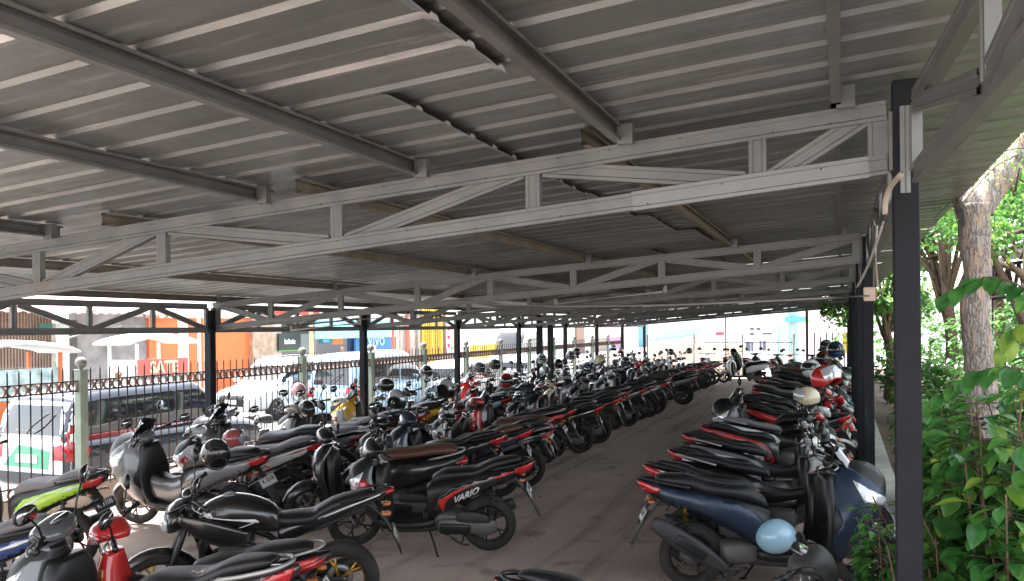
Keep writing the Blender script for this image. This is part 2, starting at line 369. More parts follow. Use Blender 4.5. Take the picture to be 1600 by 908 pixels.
NODE = [.14, -.74, -1.66, -2.59, -3.54, -4.45, -5.49, -6.52, -7.36]
NODE1 = [.14, -.30, -1.25, -2.28, -3.42, -4.4, -5.4, -6.4, -7.36]
def zb(X): return 2.655+.069*(X-.1) - .0 # middle of lower chords, the trusses grow deeper to the left
def truss(Y, nodes, first=False, idx=0):
    tc = MB(); M, L = chan(tc, (-7.42, Y, zt(-7.42)-.036), (.16, Y, zt(.16)-.036)); screws(tc, M, L, 1, 26, idx)
    t = tc.build('truss', [M_STEEL, M_SCREW], shed)
    bc = MB(); zb_ = lambda X: zt(X)-.255-.015*(.16-X)-.036 if 0 else 2.65+.073*(X-.1)+.036-.0
    M, L = chan(bc, (-7.42, Y-.002, zb_(-7.42)), (.16, Y-.002, zb_(.16))); screws(bc, M, L, 1, 20, idx+9); bc.build('bottom_chord', [M_STEEL, M_SCREW], t)
    if first:
        s = MB(); chan(s, (-.80, Y-.006, zb_(-.80)), (.10, Y-.006, zb_(.10)), .079, .03); s.build('splice_channel', M_STEELN, t)
    for i, X in enumerate(nodes):
        m = MB(); 
        chan(m, (X, Y+.010, zb_(X)-.02), (X, Y+.010, zt(X)-.04), .066 if i else .085); m.build('vertical_web', M_STEEL, t)
        if i+1 < len(nodes):
            Xn = nodes[i+1]; dn = (i % 2 == 0) if not first else (i % 2 == 0)
            m = MB(); g_ = .05
            if dn: a, b = (X-g_, Y+.014, zt(X)-.05), (Xn+g_, Y+.014, zb_(Xn)+.02)
            else: a, b = (X-g_, Y+.014, zb_(X)+.02), (Xn+g_, Y+.014, zt(Xn)-.05)
            chan(m, a, b, .066); m.build('diagonal_web', M_STEEL, t)
    return t
for i, Y in enumerate(TY[:8]): truss(Y, NODE1 if i == 0 else NODE, i == 0, i)
# purlins on cleats
def purlin(X, y0, y1, m=M_STEEL):
    p = MB(); chan(p, (X, y0, zt(X)+.038), (X, y1, zt(X)+.038), .07, .035, Vector((-1, 0, 0))); o = p.build('purlin', m, shed); return o
PX1 = [-.03, -.87, -1.83, -2.74, -4.28, -5.75, -7.34]; PX2 = [-.03, -1.0, -2.46, -3.77, -5.58, -7.34]
for X in PX1: purlin(X, .05, 3.32)
for k, (a, b) in enumerate(((3.18, 11.5), (11.3, 22.0), (21.8, 32.1))):
    for X in PX2: purlin(X+(.0 if k % 2 == 0 else .04), a, b, M_STEELB if X < -.5 and k == 0 else M_STEEL)
for Y, P in [(3.25, PX1)]+[(y, PX2) for y in TY[1:8]]:
    for X in P:
        c = MB(); X2 = X+.052; box(c, (X2-.028, Y-.045, zt(X)-.01), (X2+.028, Y-.041, zt(X)+.072)); box(c, (X2-.032, Y-.048, zt(X)-.01), (X2-.028, Y-.01, zt(X)+.072)); box(c, (X2+.028, Y-.048, zt(X)-.01), (X2+.032, Y-.01, zt(X)+.072))
        c.build('purlin_cleat', M_STEEL, shed)
# roof: each sheet a part, ribs run across the shed
RP = .225
def roof_sheet(y0, n, xa, xb, dz=0., curl=0., seed=0):
    """n ribs of .2 m starting at y0, from xa to xb"""
    rr = random.Random(seed); mb = MB(); prof = []
    for k in range(n):
        a = y0+k*RP; prof += [(a, 0), (a+.07, .0015), (a+.148, 0), (a+.164, .014), (a+.194, .014), (a+.210, 0)]
    prof += [(y0+n*RP, 0), (y0+n*RP+.012, -.001)]
    xs = [xa+(xb-xa)*i/28 for i in range(29)]; vs = []; fs = []; k = len(prof)
    if curl: xs = xs[:-1]+[xb-.05, xb-.02, xb]
    dents = [(rr.uniform(xa, xb), rr.uniform(.4, 1.2)) for _ in range(3)]
    for x in xs:
        cz = 0
        if curl and x > xb-.06: cz = -curl*((x-(xb-.06))/.06)**2
        for (y, z) in prof:
            w_ = .003*noise.noise(Vector((x*1.1, y*2.3, 1)))
            if y == prof[0][0] and y > 7: w_ += max(0, .035*noise.noise(Vector((x*4.2, seed*3.7, 2)))-.010)
            vs.append((x, y, zr(x)+dz+z+cz+w_))
    for i in range(len(xs)-1):
        for j in range(k-1): fs.append((i*k+j, i*k+j+1, (i+1)*k+j+1, (i+1)*k+j))
    mb.add(vs, fs, 0, False); return mb.build('roof_sheet', M_ZINC, shed)
y = .1; k = 0; rr = random.Random(5)  # roof starts above the camera, cut short so open sky lights the bikes
while y < 32:
    n = 5; 
    if y < 2.2: lap = -.98
    elif y < 3.5: lap = -1.40
    else: lap = -1.45+rr.uniform(-.35, .35)
    if -.1 < y-1.3 < .4: n = 5
    gap = .0
    roof_sheet(y, n, -7.95, lap, 0, .022 if y < 5 else rr.uniform(.0, .02), k)
    roof_sheet(y, n, lap-.25, .86, .010 if y < 6 else rr.uniform(.006, .016), 0, k+50)
    y += n*RP-.004; k += 1
# far fascia and eave trusses along both long sides
def long_truss(X, y0, y1, zb0, zt0, m, depth_nodes, name='eave_truss', face=Vector((1, 0, 0))):
    a = MB(); chan(a, (X, y0, zt0-.035), (X, y1, zt0-.035), .07, .04, face); t = a.build(name, m, shed)
    b = MB(); chan(b, (X, y0, zb0+.035), (X, y1, zb0+.035), .07, .04, face); b.build('bottom_chord', m, t)
    n = max(2, int(round((y1-y0)/depth_nodes))); st = (y1-y0)/n
    for i in range(n+1):
        Y = y0+i*st; v = MB(); chan(v, (X-.004, Y, zb0+.05), (X-.004, Y, zt0-.05), .055, .035, face); v.build('vertical_web', M_STEELN if name != 'eave_truss' else m, t)
        if i < n:
            d = MB(); ya, yb = Y+.04, Y+st-.04
            chan(d, (X-.007, ya, (zt0-.06) if i % 2 else (zb0+.06)), (X-.007, yb, (zb0+.06) if i % 2 else (zt0-.06)), .06, .035, face); d.build('diagonal_web', m, t)
    return t
PL = [0.9, 4.35, 7.85, 11.35, 14.87, 18.3, 21.9, 25.1, 28.4, 31.9]
for a, b in zip(PL, PL[1:]): long_truss(-7.40, a+.06, b-.06, 2.075, 2.44, M_EAVE, .87)
PR = [3.25, 7.9, 11.4, 14.9, 18.4, 21.9, 25.4, 28.9, 31.9]
t = long_truss(.235, -.1, 3.16, 2.60, 2.93, M_STEEL, 1.05, 'side_truss', Vector((-1, 0, 0)))
t.matrix_world = Matrix.Translation((.235, 3.2, 0)) @ Matrix.Rotation(R(3.5), 4, 'Z') @ Matrix.Translation((-.235, -3.2, 0))
for a, b in zip(PR, PR[1:]): long_truss(.215, a+.08, b-.08, 2.60, 2.93, M_STEEL, .95, 'side_truss', Vector((-1, 0, 0)))
# posts: pairs of welded channels; the seam shows as a groove
def post(x, y, top, w_=.095, base=0., m=M_POST):
    p = MB(); box(p, (x-w_/2, y-w_/2, base-.02), (x+w_/2, y+w_/2, top), 0, None, .006)
    for s in (-1, 1): box(p, (x-w_/2-.0015, y+s*.002-.0015, base), (x+w_/2+.0015, y+s*.002+.0015, top-.01), 0)
    o = p.build('post', m, shed); bp = MB(); box(bp, (x-w_*.9, y-w_*.9, base-.01), (x+w_*.9, y+w_*.9, base+.012)); 
    for a in (-1, 1):
        for b in (-1, 1): lathe(bp, [(.012, .012), (.012, .024), (0, .026)], 6, 0, Matrix.Translation((x+a*w_*.72, y+b*w_*.72, base)))
    bp.build('base_plate', m, o); return o
for i, Y in enumerate(PR): 
    post(.225, Y+.045, 3.0 if i == 0 else 2.9, .088)
    if i == 0:
        s = MB(); chan(s, (.222, Y-.004, 2.58), (.222, Y-.004, 2.90), .034, .01); s.build('post_inlay', M_STEELN, shed)
for Y in PL: post(-7.42, Y, 2.36, .10)
post(-6.98, 18.6, 2.40, .13); post(-6.98, 19.4, 2.40, .13); post(-1.21, 32.0, 2.75, .10, m=mat('maroon_paint', (.13, .05, .05), .5)); post(-4.2, 31.95, 2.5, .04)
b = MB(); chan(b, (-7.9, 32.05, zt(-7.9)), (.8, 32.05, zt(.8)), .1, .04); b.build('end_beam', M_STEEL, shed)
# services on the first post and truss
M_PVC = mat('dirty_white_pipe', (.34, .31, .26), .5, dust=.5)
c = MB(); q = [atY(1384, 300, 3.12), atY(1393, 262, 3.10), atY(1405, 250, 3.06), atY(1418, 232, 3.0)]
stube(c, [(.150, 3.19, 2.50), (.150, 3.17, 2.54), (.165, 3.11, 2.585), (.19, 2.95, 2.60)], .010, 10, 5); tag(c.build('conduit_pipe', M_PVC), 'short white plastic conduit bending under the beam beside the nearest dark post', 'pipe')
c = MB(); tube(c, [(.13, 3.56, 2.25), (.13, 3.56, 2.50)], .012, 10); tag(c.build('conduit_pipe', M_PVC), 'short upright pale conduit entering the top of the cream junction box', 'pipe')
q = atZ(1386, 602, .05); c = MB(); tube(c, [(q.x, q.y, 0), (q.x, q.y, 3.1)], .045, 10); tag(c.build('garden_pole', M_PVC), 'slim pale pole rising from the garden soil just left of the nearest post', 'pole')
jb = empty('junction_box', (.105, 3.52, 2.22)); tag(jb, 'cream plastic junction box left of the nearest dark post', 'junction box')
c = MB(); box(c, (-.022, -.03, -.028), (.022, .0, .028), 0, None, .005); c.build('box_cover', mat('cream_plastic', (.50, .41, .31), .5, dust=.3), jb)
c = MB(); box(c, (.018, -.026, -.024), (.028, .02, .024), 0, None, .003); c.build('box_side', mat('rust', (.16, .07, .03), .8, noise=.4), jb)
for (a, b_, sag, lab) in ((( .10, 3.40, 2.21), (-3.9, 7.86, 2.40), .05, 'grey cable strung from the cream junction box along the second truss'), ((.14, 3.1, 2.46), (.06, 3.5, 2.25), .02, 'short black cable looping from the conduit end to the junction box'), ((-3.3, 7.85, 2.32), (-7.2, 7.85, 2.16), .03, 'thin cable under the left half of the second truss')):
    a, b_ = Vector(a), Vector(b_); c = MB(); stube(c, [a+(b_-a)*t+Vector((0, 0, -sag*4*t*(1-t))) for t in (0, .15, .3, .5, .7, .85, 1)], .005, 6, 3); tag(c.build('cable', mat('grey_cable', (.25, .24, .22), .6)), lab, 'cable')
for (x0, y0, x1, y1, Y, lab) in ((868, 475, 1040, 455, 7.95, 'unlit fluorescent tube fitting under the middle of the second truss'), (455, 516, 560, 505, 7.95, 'unlit fluorescent tube fitting near the left end of the second truss')):
    a, b_ = atY(x0, y0, Y), atY(x1, y1, Y); t = empty('tube_light'); tag(t, lab, 'lamp', 'unlit fluorescent tubes under the roof')
    c = MB(); dd = (b_-a); tube(c, [a+Vector((0, 0, .05)), b_+Vector((0, 0, .05))], .016, 6); c.build('batten', M_STEEL, t)
    c = MB(); tube(c, [a+dd*.02, a+dd*.98], .013, 10); c.build('tube', mat('frosted_tube', (.75, .75, .72), .3), t)
    c = MB(); box(c, a-Vector((.01, .012, .012)), a+Vector((.02, .012, .06))); box(c, b_-Vector((.02, .012, .012)), b_+Vector((.01, .012, .06))); c.build('end_caps', M_PVC, t)

# ================================================================ the fence along the street
M_FGREEN = mat('mint_green_paint', (.26, .33, .27), .55, noise=.2, nscale=6, dust=.3, dcol=(.2, .17, .14))
M_IRON = mat('rusty_dark_iron', (.055, .040, .035), .6, .3, noise=.4, nscale=20)
M_RINGC = mat('dusty_rust_iron', (.20, .145, .125), .7, .1, noise=.3, nscale=30)
M_BALL = mat('grey_ball', (.25, .24, .21), .7, noise=.3, nscale=12)
fen = empty('street_fence', (-8.1, 0, 0)); tag(fen, 'spiked iron fence with a band of rings and green ball topped posts along the street', 'fence')
FX = 0.; fp = [6.54+2.03*k for k in range(-3, 13)]
for k, Y in enumerate(fp):
    p = MB(); box(p, (-.05, Y-.05, .28), (.05, Y+.05, 1.66), 0, None, .004); box(p, (-.062, Y-.062, 1.655), (.062, Y+.062, 1.672), 0, None, .003); po = p.build('post', M_FGREEN, fen)
    b = MB(); lathe(b, [(.0, 1.672), (.022, 1.672), (.022, 1.69), (.045, 1.70), (.062, 1.73), (.064, 1.755), (.055, 1.785), (.03, 1.81), (0, 1.815)], 16, 0, Matrix.Translation((0, Y, 0))); b.build('ball_finial', M_BALL if k % 4 else M_FGREEN, po)
for k, (a, b_) in enumerate(zip(fp, fp[1:])):
    a += .05; b_ -= .05; rl = MB()
    for z in (1.54, 1.425, .45, .56 if 0 else .335): box(rl, (-.015, a, z-.008), (.015, b_, z+.008))
    ro = rl.build('rails', M_IRON, fen)
    n = 16; rg = MB()
    for i in range(n):
        y = a+(b_-a)*(i+.5)/n; lathe(rg, [(.047, -.022), (.055, -.022), (.055, .022), (.047, .022)], 18, 0, Matrix.Translation((0, y, 1.4825)) @ Matrix.Rotation(pi/2, 4, 'Y'), closed=True)
        if i % 2: lathe(rg, [(.047, -.022), (.055, -.022), (.055, .022), (.047, .022)], 14, 0, Matrix.Translation((0, y, .3925)) @ Matrix.Rotation(pi/2, 4, 'Y'), closed=True)
    rg.build('ring_band', M_RINGC, ro)
    pk = MB(); n = 15
    for i in range(n):
        y = a+(b_-a)*(i+.5)/n; tube(pk, [(0.012, y, .30), (0.012, y, 1.66), (0.012, y, 1.71)], [.0088, .0088, .001], 6)
    pk.build('pickets', M_IRON, ro)
# the transverse fence at the far end
f2 = empty('end_fence', (-7.9, 33.2, 0)); tag(f2, 'low dark picket fence closing the far end of the yard', 'fence')
for k in range(5): p = MB(); x = .3+k*1.95; tube(p, [(x, 0, 0), (x, 0, 1.75)], .045, 8); p.build('post', M_IRON, f2)
for k in range(3):
    p = MB(); x0 = .35+k*1.95
    for i in range(11): x = x0+.08+i*.175; tube(p, [(x, 0, .1), (x, 0, 1.5), (x, 0, 1.56)], [.012, .012, .002], 5)
    for z in (.3, 1.4): box(p, (x0, -.015, z-.015), (x0+1.85, .015, z+.015))
    p.build('pickets', M_IRON, f2)
f3 = empty('slat_gate', (-1.2, 36, 0)); tag(f3, 'gate of wide upright maroon and navy slats at the far right end', 'gate')
for k in range(7):
    p = MB(); box(p, (.10+k*.235, -.02, -.05), (.165+k*.235, .02, 1.75), 0, None, .004); p.build('slat', [mat('maroon_paint', (.13, .05, .05)), mat('navy_paint', (.03, .05, .12), .5)][k % 3 == 2], f3)
p = MB(); box(p, (.0, -.03, .2), (1.8, -.022, .27)); p.build('rail', M_IRON, f3)
# ================================================================ motorbikes
# local frame of a bike: x forward, y to its left, z up, origin on the ground under the rear axle
def wheel(parent, cx, r, w, rimmat, spokes=6, disc=True, S=None, style='Y', seg=32):
    """wheel > tyre, rim"""
    base = Matrix.Translation((cx, 0, r)) @ Matrix.Rotation(pi/2, 4, 'X')
    if S is not None: base = S @ base
    hub = MB(); lathe(hub, [(.018, -.07), (.03, -.06), (.032, .06), (.018, .07)], 12, 0, base)
    if disc:
        lathe(hub, [(.05, .038), (.105, .038), (.105, .043), (.05, .043)], 24, 1, base, closed=True)
    else: lathe(hub, [(.0, .02), (.065, .025), (.07, .055), (.0, .06)], 20, 1, base)
    h = hub.build('wheel', [M_ENG, M_RIMS if disc else M_ENG], parent)
    ty = MB(); prof = []; ri = r-w*.92
    for k in range(14):
        t = 2*pi*k/14; c_, s_ = cos(t), sin(t); e = 2.6
        prof.append((r-w*.5+math.copysign(abs(c_)**(2/e), c_)*w*.5, math.copysign(abs(s_)**(2/e), s_)*w*.52))
    lathe(ty, prof, seg, 0, base, closed=True); ty.build('tyre', M_TYRE, h)
    rm = MB(); rr = r-w*.86
    lathe(rm, [(rr, -w*.36), (rr+.012, -w*.40), (rr+.012, -w*.33), (rr-.012, -w*.15), (rr-.012, w*.15), (rr+.012, w*.33), (rr+.012, w*.40), (rr, w*.36), (rr-.022, w*.14), (rr-.022, -w*.14)], seg, 0, base, closed=True)
    for k in range(spokes):
        t = 2*pi*k/spokes
        if style == 'wire': continue
        if style == 'Y':
            for d in (-.16, .16):
                a = Vector((cos(t)*.03, sin(t)*.03, 0)); m = Vector((cos(t)*rr*.5, sin(t)*rr*.5, .004)); b_ = Vector((cos(t+d)*(rr-.012), sin(t+d)*(rr-.012), 0))
                tube(rm, [a, m, b_], [.013, .010, .008], 6, M=base)
        else:
            a = Vector((cos(t)*.03, sin(t)*.03, 0)); b_ = Vector((cos(t+.12)*(rr-.01), sin(t+.12)*(rr-.01), 0)); tube(rm, [a, (a+b_)/2+Vector((0, 0, .006)), b_], [.017, .011, .013], 6, M=base)
    if style == 'wire':
        for k in range(28):
            t = 2*pi*k/28; sg = 1 if k % 2 else -1; d = .22 if (k//2) % 2 else -.22
            tube(rm, [(cos(t+d)*.035, sin(t+d)*.035, sg*.03), (cos(t)*(rr-.018), sin(t)*(rr-.018), 0)], .0022, 3, M=base, cap=False)
    rm.build('rim', rimmat, h); return h
def arc_fender(r, cx, cz, a0, a1, hw, n=10, drop=.6, rr=.018):
    """a strip of sheet bent round the wheel, edges turned down"""
    mb = MB(); vs = []; fs = []; m = 9
    for i in range(n+1):
        a = a0+(a1-a0)*i/n; tp = 1-.35*abs(2*i/n-1)**3
        for k in range(m):
            u = -1+2*k/(m-1); y = u*hw*tp; rad = r-drop*hw*tp*abs(u)**2.6
            vs.append((cx+rad*cos(a), y, cz+rad*sin(a)))
    for i in range(n):
        for k in range(m-1): fs.append((i*m+k, i*m+k+1, (i+1)*m+k+1, (i+1)*m+k))
    o = len(vs); vs += [(cx+(Vector((x-cx, z-cz)).length-.006)*((x-cx)/max(1e-6, Vector((x-cx, z-cz)).length)), y*.96, cz+(Vector((x-cx, z-cz)).length-.006)*((z-cz)/max(1e-6, Vector((x-cx, z-cz)).length))) for x, y, z in vs]
    fs += [tuple(reversed([q+o for q in f])) for f in fs]
    mb.add(vs, fs); return mb
def spring(mb, a, b, r=.024, turns=7, wr=.0055, mi=0, mi2=1, core=.010):
    a, b = Vector(a), Vector(b); d = b-a; u, v = frame_for(d)
    tube(mb, [a, b], core, 8, mi2); N = turns*10
    p0 = a+d*.15; L = d*.7
    tube(mb, [p0+L*(i/N)+(u*cos(2*pi*i/10)+v*sin(2*pi*i/10))*r for i in range(N+1)], wr, 4, mi)
    tube(mb, [a+d*.08, a+d*.17], r*1.1, 10, mi2); tube(mb, [a+d*.83, a+d*.92], r*1.1, 10, mi2)
def mirror_part(parent, S, side, x, z, mat_=None, up=.17, outw=.12, sz=.062):
    mb = MB(); y0 = side*.17
    stube(mb, [(x, y0, z), (x-.005, y0+side*.03, z+up*.5), (x-.01, y0+side*outw*.8, z+up)], .006, 6, 3)
    c = Vector((x-.015, y0+side*outw*1.1, z+up+.035)); Mx = Matrix.Translation(c) @ Matrix.Rotation(side*-.25, 4, 'Z') @ Matrix.Rotation(-.12, 4, 'Y')
    loft(mb, [(-.008, 0, sz*1.15, sz*.78, 2.4), (.004, 0, sz*1.22, sz*.82, 2.4), (.022, 0, sz*.95, sz*.6, 2.2), (.03, 0, sz*.4, sz*.25, 2)], 16, 2, M=Mx)
    g = MB(); loft(g, [(-.0098, 0, sz*1.06, sz*.70, 2.4), (-.0085, 0, sz*1.06, sz*.70, 2.4)], 16, 1, M=Mx)
    if S is not None: mb.xf(S); g.xf(S)
    o = mb.build('mirror', mat_ or M_PL, parent); g.build('mirror_glass', M_MIR, o); return o
def handlebar(parent, S, x, z, w=.33, rise=.0, back=.07, chrome=False, lever=True):
    cb = MB()
    for s, k in ((1, 0), (-1, 0), (1, 1), (-1, 1)): stube(cb, [(x-back+.02, s*(w-.12), z+rise), (x+.05+.02*k, s*(w-.18), z+.03-.03*k), (x+.09, s*.10, z-.06-.05*k), (x+.07, s*.05, z-.20)], .0035, 5, 3)
    if S is not None: cb.xf(S)
    cb.build('cables', M_PL, parent)
    b = MB(); stube(b, [(x-back, -w, z+rise), (x-.01, -.17, z+rise*.9), (x+.01, 0, z-.02), (x-.01, .17, z+rise*.9), (x-back, w, z+rise)], .011, 8, 4)
    if S is not None: b.xf(S)
    o = b.build('handlebar', M_CHR if chrome else M_PL, parent)
    for s in (-1, 1):
        g = MB(); d = Vector((-(back-.01)*.62, s*(w-.17)*.62, 0))
        e = Vector((x-back, s*w, z+rise)); tube(g, [e-d, e-d*.5, e+d.normalized()*.004], .0165, 10); lathe(g, [(.019, -.008), (.02, .006)], 10, 0, Matrix.Translation(e) @ Matrix.Rotation(pi/2, 4, 'X'))
        if S is not None: g.xf(S)
        g.build('grip', M_PL, o)
        if lever:
            l = MB(); stube(l, [e-d*1.15+Vector((.035, 0, -.005)), e-d*.6+Vector((.06, 0, -.012)), e+Vector((.045, 0, -.022))], [.009, .006, .007], 6, 3)
            if S is not None: l.xf(S)
            l.build('brake_lever', M_CHR if chrome else M_RIMS, o)
    return o
def plate_part(parent, text, M, white=True, small=''):
    mb = MB(); box(mb, (-.125, -.05, -.002), (.125, .05, .002), 0, None, .004)
    f = MB(); 
    for (a, b_) in (((-.121, -.046), (.121, -.043)), ((-.121, .043), (.121, .046)), ((-.121, -.043), (-.118, .043)), ((.118, -.043), (.121, .043))): box(mb, (a[0], a[1], .0022), (b_[0], b_[1], .0034), 1)
    t = text_mb(text, .062, .0008, bold=.0012); t.xf(Matrix.Translation((0, .010, .0032)))
    mb.add(t.v, t.f, 1, False)
    if small:
        t = text_mb(small, .026, .0008); t.xf(Matrix.Translation((0, -.032, .0032))); mb.add(t.v, t.f, 1, False)
    mb.xf(M); return mb.build('number_plate', [M_PLW, M_INKK] if white else [M_PLB, M_INKW], parent)
def steer(angle, hx, hz, tilt=.45):
    """turn about the steering axis through (hx, 0, hz)"""
    ax = Vector((-sin(tilt), 0, cos(tilt))); T = Matrix.Translation((hx, 0, hz)); return T @ Matrix.Rotation(angle, 4, ax) @ T.inverted()

def scooter(c):
    """a step-through scooter. c: style dict"""
    root = empty('scooter')
    sty = c.get('style', 'sport'); wb = c.get('wb', 1.28); R_ = c.get('r', .258); W_ = c.get('tw', .088); r_f = c.get('rf', R_)
    P1 = c['p1']; P2 = c.get('p2', M_PL); ACC = c.get('acc'); lm = c.get('legmat', M_PL)
    S = steer(c.get('turn', .35), wb-.10, r_f+.45)
    rim = c.get('rim', M_RIM); hz = c.get('hz', 1.0)
    wheel(root, 0, R_, W_, rim, c.get('spokes', 5), False, None, c.get('rimstyle', 'Y'))
    wheel(root, wb, r_f, W_*.92, rim, c.get('spokes', 5), True, S, c.get('rimstyle', 'Y'))
    # fork and fender
    f = MB()
    for s in (-1, 1): tube(f, [(wb, s*.072, r_f), (wb-.13, s*.07, r_f+.28), (wb-.2, s*.055, r_f+.42)], [.018, .016, .014], 8)
    f.xf(S); f.build('fork', M_ENG, root)
    a0, a1 = (R(-2), R(165)) if sty != 'retro' else (R(5), R(178))
    fe = arc_fender(r_f+(.028 if sty != 'retro' else .035), wb, r_f, a0+.25, a1, .066 if sty != 'retro' else .085, 12); fe.xf(S); fe.build('front_fender', P1, root)
    # ---------------- leg shield / front cowl
    cw = MB(); dx = wb-1.28
    if sty == 'retro':
        loft(cw, [(1.00+dx, .30, .12, .06, 2.4, 0), (1.03+dx, .40, .20, .06, 2.2, 0), (1.09+dx, .56, .235, .085, 2.1, 0), (1.11+dx, .70, .215, .10, 2.1, 0), (1.08+dx, .82, .16, .10, 2.1, 0), (1.03+dx, .90, .08, .06, 2, 0)], 24, 4, axis='z')
    elif sty == 'maxi':
        loft(cw, [(1.02+dx, .27, .10, .09, 3, 0), (1.06+dx, .38, .20, .12, 2.6, 0), (1.12+dx, .52, .25, .19, 2.5, .1), (1.17+dx, .66, .26, .25, 2.4, .25), (1.19+dx, .80, .235, .26, 2.3, .4), (1.15+dx, .92, .18, .20, 2.3, .5), (1.08+dx, 1.0, .10, .07, 2.2, .5)], 24, 4, axis='z')
    else:
        loft(cw, [(1.02+dx, .29, .09, .08, 3, 0), (1.06+dx, .40, .18, .10, 2.6, 0), (1.10+dx, .52, .215, .12, 2.4, .1), (1.14+dx, .64, .215, .155, 2.3, .2), (1.15+dx, .75, .18, .16, 2.2, .35), (1.10+dx, .85, .12, .09, 2.2, .5), (1.06+dx, .91, .06, .04, 2, .5)], 24, 4, axis='z')
    bv = cw.bvh(); cow = cw.build('front_cowl', P1 if sty == 'retro' else M_PL, root)
    if sty != 'retro':
        nose = MB()
        if sty == 'maxi': loft(nose, [(1.10+dx, .99, .11, .035, 2.6, -.5), (1.20+dx, .92, .15, .05, 2.8, -.5), (1.31+dx, .84, .13, .05, 2.8, -.6), (1.39+dx, .765, .07, .03, 2.6, -.7), (1.42+dx, .735, .02, .012, 2.4, -.7)], 20, 4)
        else: loft(nose, [(1.05+dx, .90, .07, .03, 2.6, -.5), (1.15+dx, .84, .115, .045, 2.8, -.6), (1.24+dx, .76, .115, .045, 2.8, -.7), (1.32+dx, .68, .07, .03, 2.6, -.8), (1.35+dx, .645, .02, .012, 2.4, -.8)], 20, 4)
        nose.build('nose_panel', P1, cow)
        for s in (-1, 1):
            wg = MB()
            if sty == 'maxi': wp = [(.98+dx, .98), (1.12+dx, 1.0), (1.27+dx, .90), (1.46+dx, .72), (1.44+dx, .63), (1.34+dx, .58), (1.24+dx, .44), (1.16+dx, .27), (1.05+dx, .24), (.96+dx, .42), (1.04+dx, .58), (1.01+dx, .70), (.93+dx, .86)]
            else: wp = [(1.02+dx, .86), (1.12+dx, .84), (1.22+dx, .74), (1.34+dx, .64), (1.30+dx, .57), (1.18+dx, .53), (1.12+dx, .42), (1.08+dx, .32), (1.0+dx, .30), (.99+dx, .42), (1.06+dx, .54), (1.02+dx, .66), (.99+dx, .76)]
            decal(wg, wp, s, bv, .006, .010, step=.03); wg.build('cowl_wing', P1, cow)
    # inner leg panel in plastic
    ip = MB(); hzz = {'maxi': .93, 'retro': .84}.get(sty, .84)
    loft(ip, [(.955+dx, .29, .13, .05, 4, 0), (.975+dx, .42, .19, .05, 4, 0), (.985+dx, .6, .20, .05, 3.6, 0), (.99+dx, .75, .17, .06, 3.2, 0), (.995+dx, hzz, .11, .05, 3, 0)], 20, 3, axis='z'); ip.build('inner_panel', lm, cow)
    # lamps
    if sty == 'retro':
        hl = MB(); Mh = Matrix.Translation((1.145+dx, 0, .74)) @ Matrix.Rotation(pi/2-.25, 4, 'Y'); lathe(hl, [(.0, .045), (.05, .04), (.072, .025), (.078, .0), (.078, -.03)], 20, 0, Mh); lathe(hl, [(.078, .008), (.086, .006), (.086, -.03), (.078, -.03)], 20, 1, Mh, closed=True)
        hl.build('headlight', [M_CLR, M_CHR], cow)
    else:
        zz = .80 if sty == 'maxi' else .70; xx = 1.20
        for s in (-1, 1):
            hl = MB(); decal(hl, [(1.20+dx, zz-.06), (1.36+dx, zz-.09), (1.40+dx, zz-.04), (1.26+dx, zz+.03), (1.14+dx, zz+.10)], s, bv, .012, .003); hl.build('headlight', M_CLR, cow)
    for s in (-1, 1):
        ts = MB(); lo = .56 if sty != 'maxi' else .60
        decal(ts, [(1.12+dx, lo), (1.24+dx, lo+.02), (1.22+dx, lo+.06), (1.12+dx, lo+.04)], s, bv, .005, .003); ts.build('turn_signal', M_CLR, cow)
    if ACC is not None:
        for s in (-1, 1):
            a = MB(); decal(a, [(1.05+dx, .60), (1.10+dx, .60), (1.17+dx, .66), (1.27+dx, .66), (1.14+dx, .74), (1.07+dx, .68)], s, bv, .0095, .002); a.build('cowl_stripe', ACC, cow)
    # ---------------- floor
    fl = MB(); loft(fl, [(.50, .30, .13, .045, 4), (.62, .285, .155, .04, 5), (.8, .28, .16, .035, 5), (.97+dx, .295, .155, .05, 5), (1.05+dx, .33, .10, .06, 3)], 20, 2); fb = fl.build('floorboard', M_PL, root)
    un = MB(); loft(un, [(.45, .24, .07, .04, 3), (.7, .225, .09, .035, 4), (.95+dx, .24, .08, .05, 3)], 14, 2); un.build('under_tray', M_PL2, fb)
    if c.get('tunnel'):
        tn = MB(); loft(tn, [(.5, .50, .12, .12, 3), (.65, .45, .115, .14, 3), (.82, .42, .11, .13, 3), (1.0+dx, .50, .13, .14, 3)], 16, 3); tn.build('centre_tunnel', P1, root)
        tp = MB(); loft(tp, [(.5, .60, .08, .03, 3), (.65, .578, .075, .025, 3), (.82, .545, .07, .02, 3), (.98+dx, .60, .09, .04, 3)], 14, 3); tp.build('tunnel_pad', M_PL, root)
    # ---------------- body
    bd = MB()
    if sty == 'retro': st = [(-.40, .73, .03, .035, 2.2, .2), (-.33, .70, .10, .085, 2.2, .2), (-.18, .66, .155, .12, 2.3, .1), (.05, .62, .185, .145, 2.3, .05), (.28, .58, .18, .165, 2.4, 0), (.45, .53, .155, .19, 2.6, 0), (.56, .48, .12, .19, 2.8, 0), (.60, .46, .09, .17, 3, 0)]
    elif sty == 'maxi': st = [(-.43, .86, .02, .025, 2.2, -.35), (-.34, .82, .08, .055, 2.4, -.3), (-.18, .76, .14, .085, 2.4, -.25), (.02, .71, .175, .11, 2.4, -.2), (.22, .65, .19, .13, 2.4, -.2), (.40, .58, .185, .155, 2.5, -.1), (.54, .50, .155, .19, 2.8, 0), (.62, .46, .11, .19, 3, 0)]
